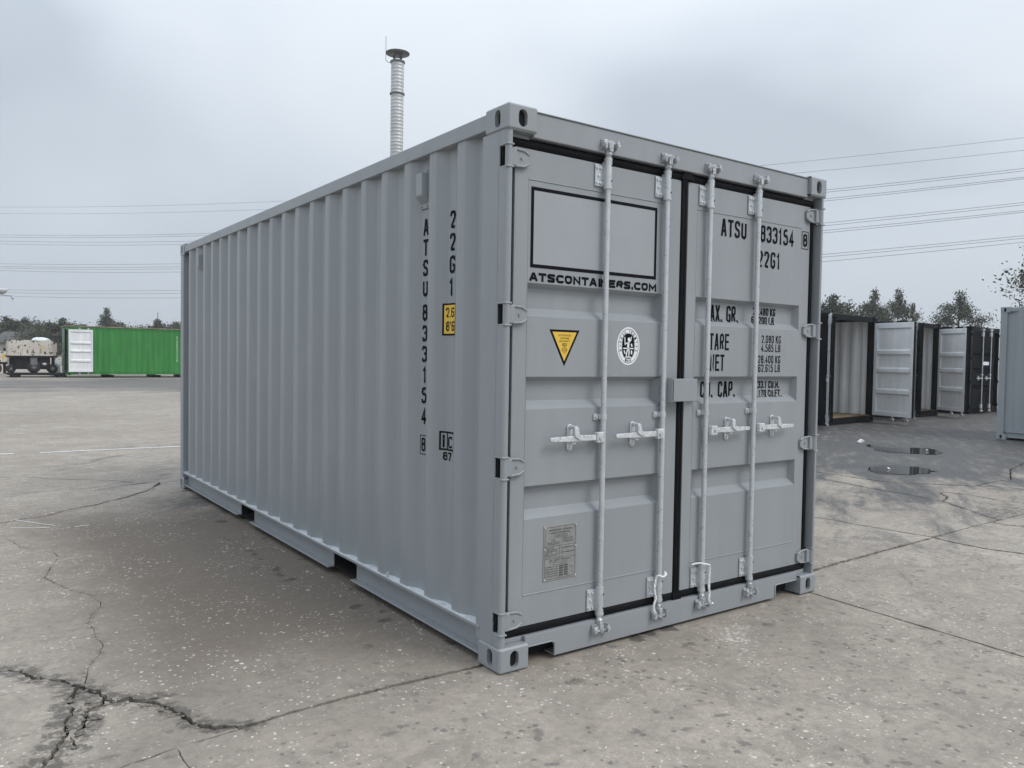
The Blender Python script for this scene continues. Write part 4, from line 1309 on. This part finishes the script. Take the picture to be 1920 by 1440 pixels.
# ================================================================== OTHER CONTAINERS
def simple_castings(parent, mat, W_=CW, L_=CL, H_=CH): castings(parent, mat, W_, L_, H_)
def shell(c, outside, inside=None, L_=CL, back=True, floor='brown', open_front=True, vent=True):
    castings(c, outside, L_=L_)
    br = corr_breaks(.16, L_ - .12, .44)
    for s in (0, 1):
        fx = lambda x: CW - x if s else x
        corr_wall(br, fx(.008), fx(.044), .16, 2.50).build('side_panel', outside, c)
        if inside:
            corr_wall(br, fx(.012), fx(.048), .17, 2.49).build('side_lining', inside, c)
        MB().box(fx(.004), fx(.060), .176, L_ - .176, 2.500, 2.574).build('top_rail', outside, c, .004)
        MB().box(fx(.030), fx(.075), .176, L_ - .176, .045, .162).box(fx(.002), fx(.03), .176, L_ - .176, .150, .162).build('bottom_rail', outside, c, .003)
        MB().box(fx(.004), fx(.10), .006, .165, .117, 2.474).build('corner_post', outside, c, .006)
        MB().box(fx(.004), fx(.10), L_ - .125, L_ - .006, .117, 2.474).build('corner_post', outside, c, .006)
    brx = corr_breaks(.10, CW - .10, .44)
    corr_wall(brx, L_ - .012, L_ - .050, .16, 2.50, axis='x').build('end_panel', outside, c)
    if inside: corr_wall(brx, L_ - .017, L_ - .055, .17, 2.49, axis='x').build('end_lining', inside, c)
    MB().box(.05, CW - .05, .10, L_ - .08, 2.555, 2.572).build('roof', outside, c)
    if inside: MB().box(.06, CW - .06, .11, L_ - .09, 2.545, 2.552).build('roof_lining', inside, c)
    MB().box(.05, CW - .05, .05, L_ - .06, .135, .168).build('floor', floor, c)
    MB().box(.10, CW - .10, .012, .10, 2.455, 2.580).build('door_header', outside, c, .005)
    MB().box(.10, CW - .10, .012, .06, .016, .158).build('door_sill', outside, c, .005)
    MB().box(.16, CW - .16, L_ - .07, L_ - .008, .02, .16).build('end_sill', outside, c, .005)
    MB().box(.16, CW - .16, L_ - .07, L_ - .008, 2.49, 2.575).build('end_header', outside, c, .005)
def bg_door(c, hand, phi, outside, inside, rods=True, sticker=False):
    """door leaf on its hinge line; hand 0 = hinged at x=0, 1 = hinged at x=W; phi = opening angle in degrees"""
    sx = -1 if hand else 1
    e = empty('door', (CW - .035 if hand else .035, .010, 0), R(phi) if hand else -R(phi), c)
    X = lambda x: sx * x
    x0, x1, z0, z1 = .03, 1.180, .175, 2.44
    f = MB()
    f.box(X(x0), X(x0 + .085), 0, .050, z0, z1).box(X(x1 - .085), X(x1), 0, .050, z0, z1)
    f.box(X(x0 + .085), X(x1 - .085), .002, .048, z0, z0 + .10).box(X(x0 + .085), X(x1 - .085), .002, .048, z1 - .13, z1)
    f.build('frame', inside, e, .004)
    sk = MB().quad((X(x0), -.003, z0), (X(x1), -.003, z0), (X(x1), -.003, z1), (X(x0), -.003, z1))
    for a, b in ((x0 - .004, x0), (x1, x1 + .012)): sk.box(X(a), X(b), -.003, .056, z0, z1)
    # outer skin and inner lining follow the same pressed bands
    def bands(y, off):
        m_ = MB(); xa, xb = x0 + .085, x1 - .085
        zs = z0 + .10
        for (a, b) in REC:
            m_.quad((X(xa), y, zs), (X(xb), y, zs), (X(xb), y, a), (X(xa), y, a))
            i0, i1, j0, j1 = xa + .02, xb - .02, a + .040, b - .040
            yd = y + .055
            m_.quad((X(xa), y, a), (X(xb), y, a), (X(i1), yd, j0), (X(i0), yd, j0))
            m_.quad((X(i0), yd, j1), (X(i1), yd, j1), (X(xb), y, b), (X(xa), y, b))
            m_.quad((X(xa), y, a), (X(i0), yd, j0), (X(i0), yd, j1), (X(xa), y, b))
            m_.quad((X(xb), y, a), (X(i1), yd, j0), (X(i1), yd, j1), (X(xb), y, b))
            m_.quad((X(i0), yd, j0), (X(i1), yd, j0), (X(i1), yd, j1), (X(i0), yd, j1))
            zs = b
        m_.quad((X(xa), y, zs), (X(xb), y, zs), (X(xb), y, z1 - .13), (X(xa), y, z1 - .13))
        return m_
    bands(.006, 0).build('lining', inside, e)
    sk2 = bands(-.0045, 0)
    ok = MB(); ok.add(sk2.v, sk2.f)
    ok.quad((X(x0), -.0045, z0), (X(x0 + .085), -.0045, z0), (X(x0 + .085), -.0045, z1), (X(x0), -.0045, z1))
    ok.quad((X(x1), -.0045, z0), (X(x1 - .085), -.0045, z0), (X(x1 - .085), -.0045, z1), (X(x1), -.0045, z1))
    ok.quad((X(x0 + .085), -.0045, z0), (X(x1 - .085), -.0045, z0), (X(x1 - .085), -.0045, z0 + .1), (X(x0 + .085), -.0045, z0 + .1))
    ok.quad((X(x0 + .085), -.0045, z1 - .13), (X(x1 - .085), -.0045, z1 - .13), (X(x1 - .085), -.0045, z1), (X(x0 + .085), -.0045, z1))
    ok.build('skin', outside, e)
    for zc in HZ:
        MB().box(X(-.02), X(.10), -.016, .004, zc - .04, zc + .04).cyl((X(.0), -.004, zc - .045), (X(.0), -.004, zc + .045), .018, 10).build('hinge', outside, e, .003)
    MB().box(X(x1), X(x1 + .014), -.002, .054, z0, z1).build('door_gasket', 'rubber', e)
    if rods:
        for rx in (.55, .97):
            t = MB().cyl((X(rx), -.034, .13), (X(rx), -.034, 2.49), .0165, 10)
            for z in (.235, 1.16, 2.36): t.box(X(rx - .06), X(rx + .022), -.058, -.0045, z - (.06 if z != 1.16 else .016), z + (.06 if z != 1.16 else .016))
            t.box(X(rx - .05), X(rx + .05), -.055, -.01, 2.475, 2.525).box(X(rx - .05), X(rx + .05), -.055, -.01, .075, .125)
            t.build('lock_rod', 'galv', e, .003)
            t = MB().box(X(rx - .30), X(rx - .03), -.052, -.040, 1.05, 1.075).box(X(rx - .06), X(rx), -.06, -.03, 1.03, 1.095).box(X(rx - .20), X(rx - .165), -.045, -.0045, 1.0, 1.13)
            t.build('handle', 'zinc', e, .003)
    if sticker:
        MB().box(X(.60), X(.93), -.0085, -.0055, 1.45, 1.55).build('label_plate', 'white', e, .0012)
    return e

ROT = R(6.1)
def black_box(x, y, label, left, right, sticker=False):
    c = tag(empty('shipping_container', (x, y, 0), ROT), label, 'container', 'row of black containers with open doors')
    shell(c, 'black', 'inner')
    bg_door(c, 0, left, 'black', 'inner', True, sticker)
    bg_door(c, 1, right, 'black', 'inner')
    return c
black_box(14.34, 7.60, 'open black container with a ribbed pale interior, nearest the big grey container', 150, 71)
black_box(18.45, 8.04, 'middle black container of the row behind a wide open pale door', 140, 55)
black_box(22.36, 8.14, 'farthest black container, left door nearly shut showing a white label', 12, 100, True)

# pale grey container at the right edge, its long side towards us
d_box = tag(empty('shipping_container', (14.75, 4.17 - CL, 0), 0), 'pale grey container cut off by the right edge, seen along its long side', 'container')
shell(d_box, 'paint2', 'inner')
bg_door(d_box, 0, 0, 'paint2', 'inner'); bg_door(d_box, 1, 0, 'paint2', 'inner')

# green container on skids, far left
g_box = tag(empty('shipping_container', (3.22, 45 + CW, .13), R(-90)), 'bright green container with one pale door folded back, on low skids far left', 'container')
shell(g_box, 'green', 'inner')
gd = bg_door(g_box, 1, 268, 'green', 'inner'); gd.location.x = CW + .075; bg_door(g_box, 0, 0, 'green', 'inner')
MB().box(-.02, CW + .03, -.10, CL + .04, 2.588, 2.64).build('roof_edge', 'rusty', g_box)
mp = lambda u, v, l: Vector((CW + .002 - .008 + .0, u, v))
t = MB()
for k in range(11): glyph(t, 'ATSU8331548'[k], 5.46, 2.12 - k * .135, .05, .10, .018)
decal(t, 'lettering', 'white', g_box, mp)
decal(text2d('22G1', 5.72, 2.1, .1, .05, .02, .018), 'lettering', 'white', g_box, mp)

# low steel skid carrying the cart and running under the green container
sk = tag(empty('steel_skid', (.75, 45.5, 0)), 'long low black steel skid lying under the cart and the green container', 'skid')
for y in (0, 1.7):
    MB().box(-.15, 8.9, y, y + .14, .12, .235 if y > 2 else .128).build('runner', 'steel_dark', sk)
MB().box(-.20, 2.42, -.05, 1.9, .129, .215).build('deck', 'steel_dark', sk, .01)
for x in (.0, 2.1, 4.4, 6.8, 8.3):
    MB().box(x, x + .38, -.1, 1.95, .0, .12).build('bearer', 'steel_dark', sk, .01)

def wheel(parent, x, y, z, r, w, hub=True):
    wv = MB().lathe([(r * .45, -w / 2), (r * .86, -w / 2), (r, -w * .32), (r, w * .32), (r * .86, w / 2), (r * .45, w / 2)], (0, 0, 0), 24)
    wv.v = [(a, c, b) for a, b, c in wv.v]
    o_ = wv.build('wheel', 'tyre', parent, 0, (x, y, z))
    hb = MB().lathe([(.001, -w * .40), (r * .30, -w * .42), (r * .48, -w * .30), (r * .48, w * .3), (.001, w * .4)], (0, 0, 0), 16)
    hb.v = [(a, c, b) for a, b, c in hb.v]
    hb.build('hub', 'ductdark' if hub else 'steel_dark', o_)
    return o_
cart = tag(empty('yard_cart', (.62, 45.9, .216)), 'battered cream box cart with black chassis beside the green container', 'cart')
# body: side boards each of its own
px = [0, .10, .42, .62, .92, 1.42, 1.98]
for i in range(len(px) - 1):
    MB().box(px[i] + .004, px[i + 1] - .004, 0 + (.006 if i % 2 else 0), .045, .92, 1.74 + random.uniform(-.01, .01)).build('side_board', 'cream', cart, .006)
MB().box(1.985, 2.03, 0, 1.3, .92, 1.70).build('end_board', 'cream', cart, .006)
MB().box(2.03, 2.22, .12, 1.1, .95, 1.62).build('tool_locker', 'cream', cart, .01)
MB().box(-.045, 0, 0, 1.3, .92, 1.72).build('end_board', 'cream', cart, .006)
MB().box(0, 1.98, 1.26, 1.3, .92, 1.72).build('side_board', 'cream', cart, .006)
MB().box(-.05, 2.2, .0, 1.3, .82, .92).build('deck_frame', 'steel_dark', cart, .01)
MB().box(.22, 1.9, .15, 1.2, .20, .82).build('underbody', 'steel_dark', cart, .03)
MB().box(.98, 1.30, .02, .16, .42, .83).build('bracket', 'ductdark', cart, .01)
for x in (.06, 1.98): MB().box(x, x + .14, .25, .45, .3, .83).build('fork_leg', 'steel_dark', cart, .01)
wheel(cart, .13, .30, .21, .21, .16); wheel(cart, 2.03, .30, .23, .23, .16); wheel(cart, 1.14, .16, .32, .32, .2)
wheel(cart, .13, 1.05, .21, .21, .16); wheel(cart, 2.03, 1.05, .23, .23, .16)
MB().lathe([(.001, -.09), (.10, -.06), (.125, 0), (.10, .06), (.001, .09)], (1.63, .13, .47), 14).build('air_tank', 'galv', cart)
MB().prism([(1.46, 1.42), (1.50, 1.46), (1.52, 1.36), (1.56, 1.38), (1.47, 1.14), (1.50, 1.28), (1.44, 1.26)], 'y', -.006, -.001).build('hazard_mark', 'yellow', cart)
# white sheet heaped on the load and dark load
def heap(name, mat, cx, cy, z, rx, ry, h, seed, label, cat):
    b = MB(); n = 22; rows = 7
    vs = []
    for i in range(rows + 1):
        f_ = i / rows
        for k in range(n):
            a = 2 * math.pi * k / n
            j = 1 + .22 * mnoise.noise((math.cos(a) * 2 + seed, math.sin(a) * 2, f_ * 2))
            r_ = math.cos(f_ * math.pi / 2) ** .8
            vs.append((cx + rx * r_ * math.cos(a) * j, cy + ry * r_ * math.sin(a) * j, z + h * math.sin(f_ * math.pi / 2) * (1 + .18 * mnoise.noise((a, f_ * 3, seed)))))
    b.add(vs, [(i * n + k, i * n + (k + 1) % n, (i + 1) * n + (k + 1) % n, (i + 1) * n + k) for i in range(rows) for k in range(n)])
    return tag(b.build(name, mat), label, cat)
heap('plastic_sheet', 'tarp', 2.10, 46.4, 1.92, .48, .4, .20, 3, 'white plastic sheet heaped on top of the battered cart', 'sheet')
heap('scrap_heap', 'steel_dark', 1.2, 46.5, 1.88, .72, .5, .13, 8, 'low dark scrap pile inside the battered cart', 'scrap')
heap('plastic_sheet', 'tarp', 2.92, 47.9, .0, .30, .4, .85, 5, 'white plastic bag on the ground between cart and green container', 'bag')

# second cart, mostly out of frame on the left
c2 = tag(empty('yard_cart', (-2.45, 51.0, 0)), 'cream wagon with a yellow patch at the left edge, behind the battered cart', 'cart')
for i in range(6):
    MB().box(i * .55 + .004, (i + 1) * .55 - .004, 0, .05, .72, 1.34).build('side_board', 'cream', c2, .006)
MB().box(0, 3.3, .05, 1.4, .60, .72).build('deck_frame', 'steel_dark', c2, .01)
MB().box(0, .05, .05, 1.4, .72, 1.32).build('end_board', 'cream', c2, .006)
MB().box(3.25, 3.3, .05, 1.4, .72, 1.32).build('end_board', 'cream', c2, .006)
MB().box(2.50, 2.86, -.04, .0, .74, 1.30).build('dark_panel', 'steel_dark', c2, .01)
MB().prism([(3.02, .96), (3.08, .92), (3.16, .97), (3.20, 1.06), (3.15, 1.14), (3.06, 1.13), (3.01, 1.05)], 'y', -.008, -.001).build('yellow_patch', 'yellow', c2)
for x in (.5, 2.7): wheel(c2, x, .3, .34, .34, .2); wheel(c2, x, 1.1, .34, .34, .2)
for x in (1.8, 3.1): MB().box(x, x + .14, .2, .4, .05, .6).build('prop', 'steel_dark', c2, .01)

# small shed among the far trees
sh = tag(empty('shed', (4.2, 92, 0)), 'low grey shed half hidden among the far trees on the left', 'shed')
MB().box(-2.2, 2.2, 0, 5, 0, 2.2).build('wall', 'wallgrey', sh)
MB().prism([(-2.6, 2.2), (2.6, 2.2), (1.3, 3.25), (-1.3, 3.25)], 'y', -.3, 5.3).build('roof', 'roofgrey', sh)
MB().box(-.5, .5, -.03, .0, 0, 2.0).build('door', 'steel_dark', sh)
for x in (-1.5, 1.2): MB().box(x, x + .6, -.03, 0, 1.0, 1.6).build('window', 'dark', sh)
sh2 = tag(empty('shed', (26.5, 118, 0)), 'pale low shed roof showing above the green container', 'shed')
MB().box(-6, 6, 0, 6, 0, 4.0).build('wall', 'wallgrey', sh2)
MB().prism([(-6.4, 4.0), (6.4, 4.0), (5.6, 4.5), (-5.6, 4.5)], 'y', -.3, 6.3).build('roof', 'tarp', sh2)
MB().cyl((-3.4, 3, 4.4), (-3.4, 3, 7.2), .06, 6).build('mast', 'cable', sh2)

# ================================================================== STACK, LAMP, CABLES
st = tag(empty('vent_stack', (13.45, 27.35, 0)), 'tall ribbed metal vent stack with a flat rain cowl rising behind the grey container', 'stack')
sr = .265
prof = []
z = 0
while z < 13.75:
    prof += [(sr, z), (sr, z + .105), (sr + .007, z + .115), (sr + .007, z + .135)]
    z += .145
prof.append((sr, 13.75))
MB().lathe(prof, (0, 0, 0), 28).build('ribbed_pipe', 'duct', st)
for zc in (12.42, 13.74, 7.0): MB().lathe([(sr, zc - .035), (sr + .045, zc - .03), (sr + .045, zc + .03), (sr, zc + .035)], (0, 0, 0), 28).build('flange', 'ductdark', st)
MB().lathe([(.001, 14.22), (.25, 14.20), (.50, 14.12), (.50, 14.09), (.001, 14.06)], (0, 0, 0), 28).build('rain_cowl', 'ductdark', st)
for k in range(4):
    a = k * math.pi / 2 + .5
    MB().box(-.03, .03, -.008, .008, 13.7, 14.12).build('cowl_strut', 'ductdark', st, 0, (sr * .72 * math.cos(a), sr * .72 * math.sin(a), 0), a)
MB().tube([(-.21, .12, 13.72), (-.34, .19, 13.72), (-.43, .23, 13.80), (-.43, .23, 13.9), (-.43, .23, 14.78)], .012, 6).build('lightning_rod', 'ductdark', st)
MB().box(-.6, .6, -.6, .6, 0, .5).build('plinth', 'wallgrey', st, .03)

lm = tag(empty('lamp_post', (-.62, 35.05, 0)), 'yard lamp with a bracket arm poking in at the left edge', 'lamp')
MB().tube([(0, 0, 0), (0, 0, 3.9)], [.07, .045], 10).build('post', 'ductdark', lm)
MB().tube([(0, 0, 3.70), (.2, 0, 3.82), (.36, 0, 3.86)], .022, 8).build('lamp_arm', 'ductdark', lm)
MB().lathe([(.001, .10), (.20, .09), (.27, .06), (.29, .04), (.20, -.09), (.12, -.13), (.001, -.14)], (.36, 0, 3.80), 18).build('lamp_head', 'duct', lm)
MB().tube([(0, 0, 3.66), (.45, 0, 3.63), (.80, 0, 3.61)], .012, 6).build('camera_arm', 'ductdark', lm)
MB().lathe([(.03, .06), (.055, .03), (.05, -.04), (.025, -.07), (.001, -.075)], (.80, 0, 3.54), 12).build('camera_dome', 'duct', lm)
MB().cyl((.0, -.06, 2.99), (.35, -.06, 2.99), .06, 10).build('loudspeaker', 'rubber', lm)

cab = [(.000433, -.054983, 21.616), (.000417, -.054462, 20.694), (.000465, -.04881, 17.667), (.00046, -.047403, 17.354), (.000493, -.051405, 16.791), (.000512, -.051707, 16.390),
       (.000458, -.039205, 13.595), (.000473, -.039786, 13.223), (.000465, -.04087, 12.987), (.000497, -.043083, 12.614), (.00043, -.029576, 9.910), (.000441, -.029501, 9.510), (.000481, -.03325, 9.011)]
ordn = ['topmost', 'second', 'third', 'fourth', 'fifth', 'sixth', 'seventh', 'eighth', 'ninth', 'tenth', 'eleventh', 'twelfth', 'lowest']
for k, (a2, a1, a0) in enumerate(cab):
    pts = []
    for s in np.arange(-70, 175, 5.0):
        pts.append((5 + .5638295 * s, 131 - .8258912 * s, a2 * s * s + a1 * s + a0))
    o = MB().tube(pts, .017 if k < 2 else .021, 5).build('power_cable', 'cable')
    tag(o, ('%s power cable across the sky, counted from the top' % ordn[k]).capitalize() if k not in (0, 12) else ('%s of the power cables strung across the sky' % ordn[k]).capitalize(), 'cable', 'power cables across the sky')

# litter
def scrap(x, y, s, label):
    b = MB(); n = 5
    vs = [(x + random.uniform(-s, s), y + random.uniform(-s, s) * .6, .006 + random.uniform(0, s * .9)) for _ in range(8)]
    bm = bmesh.new()
    for v_ in vs: bm.verts.new(v_)
    bmesh.ops.convex_hull(bm, input=bm.verts)
    me = bpy.data.meshes.new('paper_scrap'); bm.to_mesh(me); bm.free(); me.materials.append(MAT['paper'])
    tag(link('paper_scrap', me), label, 'litter')
scrap(11.45, 5.04, .09, 'crumpled white paper lying at the far end of the wet patch')
scrap(11.25, 3.75, .035, 'tiny white scrap lying by the farther puddle')
scrap(8.45, 2.85, .03, 'tiny white scrap in the nearer puddle')

# ================================================================== TREES
def tree_mesh(seed, H, spread, trunk_h, n_leaf, leaf, conic=0.0, gaps=.5):
    rr = random.Random(seed)
    tr = MB(); lf = MB()
    top = Vector((rr.uniform(-.2, .2), rr.uniform(-.2, .2), H * .86))
    tr.tube([(0, 0, 0), (.04, .02, trunk_h), tuple(top * .6 + Vector((0, 0, 0))), tuple(top)], [H * .024, H * .018, H * .010, H * .003], 7)
    tips = []
    nb = 15
    for k in range(nb):
        f = (k + .5) / nb
        z0 = trunk_h + (H * .80 - trunk_h) * f * .92
        a = k * 2.4 + rr.uniform(-.4, .4)
        env = (1 - conic) * math.sin(math.pi * min(.97, .18 + .80 * f)) ** .65 + conic * (1.05 - f)
        L = spread * env * rr.uniform(.65, 1.1)
        st_ = Vector((top.x * f * .5, top.y * f * .5, z0))
        en = st_ + Vector((math.cos(a) * L, math.sin(a) * L, L * rr.uniform(.25, .75)))
        md = st_.lerp(en, .5) + Vector((0, 0, L * .08))
        tr.tube([st_, md, en], [H * .009, H * .006, H * .002], 5)
        for t_ in (.45, .7, .9, 1.05):
            q = st_.lerp(en, t_)
            tips.append((q, L * .22 + spread * .13))
        for _ in range(2):
            q = md.lerp(en, rr.random()) + Vector((rr.gauss(0, .25), rr.gauss(0, .25), rr.gauss(0, .2))) * spread * .5
            tips.append((q, spread * .16)); tr.tube([md, q], [H * .004, H * .001], 4)
    for f in ((.62, .70, .78, .86, .93) if conic > .5 else (.86, .93)):
        tips += [(top * (f / .93) + Vector((rr.gauss(0, .1), rr.gauss(0, .1), 0)), spread * (.34 - .22 * f))] * 2
    tips.append((top, spread * .16)); tips.append((top + Vector((0, 0, H * .05)), spread * .13))
    vs = []; fs = []
    for k in range(n_leaf):
        c, r_ = tips[rr.randrange(len(tips))]
        d = Vector((rr.gauss(0, 1), rr.gauss(0, 1), rr.gauss(0, .75)))
        p_ = c + d * r_ * .55
        n_ = Vector((rr.gauss(0, 1), rr.gauss(0, 1), rr.gauss(.6, 1))).normalized()
        u_ = n_.orthogonal().normalized(); u_.rotate(Matrix.Rotation(rr.random() * 6.28, 3, n_)); w_ = n_.cross(u_)
        s = leaf * rr.uniform(.6, 1.4)
        o_ = len(vs)
        vs += [p_ - u_ * s, p_ + w_ * s * .5, p_ + u_ * s, p_ - w_ * s * .5]
        fs.append((o_, o_ + 1, o_ + 2, o_ + 3))
    lf.add(vs, fs)
    return tr.mesh('trunk', 'bark'), lf, H
kinds = {}
def tree_kind(key, mat, *a):
    t_, l_, h_ = tree_mesh(*a)
    kinds[key] = (t_, l_.mesh('crown', mat), h_)
tree_kind('round', 'leaf', 11, 6, 2.6, 1.0, 7000, .11)
tree_kind('round2', 'leaf', 23, 6, 2.3, 1.2, 6500, .11)
tree_kind('olive', 'leaf2', 31, 5, 2.9, .6, 7500, .10)
tree_kind('conic', 'leaf', 47, 7, 2.2, 1.0, 7500, .095, .75)
tree_kind('airy', 'leaf', 59, 8, 2.6, 1.6, 9000, .085, .25)
tree_kind('near', 'leaf', 71, 9.5, 3.2, 1.8, 22000, .085, .15)
def tree(key, x, y, h, label, group, wide=1.0):
    t_, l_, H0 = kinds[key]
    e_ = tag(empty('tree', (x, y, 0), random.random() * 6.28), label, 'tree', group)
    s = h / H0
    e_.scale = (s * wide, s * wide, s)
    link('trunk', t_, e_); link('crown', l_, e_)
def place(px_, py_, k):
    return CAM.x + (px_ - CAM.x) * k, CAM.y + (py_ - CAM.y) * k
LT = [('round', 1.44, 62.99, 3.73, 1.55, 1.25, 'broad dark tree at the left edge behind the carts'),
      ('round2', 3.0, 66.9, 3.84, 1.5, 1.2, 'dark round tree behind the battered cart, second from the left edge'),
      ('round', 4.25, 56.75, 3.54, 1.45, 1.15, 'dark tree just left of the green container end'),
      ('olive', 3.2, 57.9, 3.05, 1.5, 1.0, 'low olive bushy tree behind the cart and its white sheet'),
      ('olive', 6.98, 68.52, 3.50, 1.55, 1.2, 'olive bushy tree over the pale door of the green container'),
      ('conic', 10.47, 81.16, 5.57, 1.5, 1.0, 'tall pointed tree above the green container'),
      ('olive', 9.6, 68.2, 3.75, 1.5, 1.2, 'pale olive tree in front of the tall pointed tree'),
      ('round2', 12.12, 67.68, 4.12, 1.5, 1.1, 'round tree above the right part of the green container'),
      ('olive', 14.27, 69.26, 4.0, 1.5, 1.2, 'olive tree beside the far corner of the big grey container'),
      ('round', -.9, 61.05, 3.9, 1.5, 1.2, 'dark tree cut by the left edge of the picture')]
for key, x, y, zt, k, wd, lab in LT:
    X_, Y_ = place(x, y, k)
    tree(key, X_, Y_, (CAM.z + (zt - CAM.z) * k) * 1.07, lab, 'trees beyond the yard on the left', wd)
RT = [('round', 41.83, 25.0, 5.47, 1.3, .85, 'tree just right of the grey container, above the nearest black container'),
      ('airy', 45.6, 24.56, 6.0, 1.3, .80, 'left one of the two tall trees above the black containers'),
      ('airy', 47.98, 24.42, 6.2, 1.3, .72, 'right one of the two tall trees above the black containers'),
      ('conic', 51.08, 24.98, 5.5, 1.3, .55, 'slim tree right of the two tall trees above the black containers'),
      ('airy', 50.44, 21.78, 6.06, 1.3, .95, 'lone wide tree above the farthest black container')]
for key, x, y, zt, k, wd, lab in RT:
    X_, Y_ = place(x, y, k)
    tree(key, X_, Y_, (CAM.z + (zt - CAM.z) * k) * 1.08, lab, 'trees beyond the row of black containers', wd)
tree('near', 35.4, 9.7, 8.9, 'near tree cut by the right edge above the pale grey container', 'trees beyond the row of black containers', .95)

# ================================================================== thin mist in the air
hz = MB().box(-440, 440, -440, 440, -1.0, 30).build('haze', 'dark')
hz['kind'] = 'stuff'
hm = bpy.data.materials.new('mist'); hm.use_nodes = True
hm.node_tree.nodes.clear()
ho = hm.node_tree.nodes.new('ShaderNodeOutputMaterial'); hv = hm.node_tree.nodes.new('ShaderNodeVolumePrincipled')
hv.inputs['Color'].default_value = (0.97, 0.98, 1.0, 1); hv.inputs['Density'].default_value = 0.0009; hv.inputs['Anisotropy'].default_value = 0.2
hm.node_tree.links.new(hv.outputs[0], ho.inputs['Volume'])
hz.data.materials[0] = hm
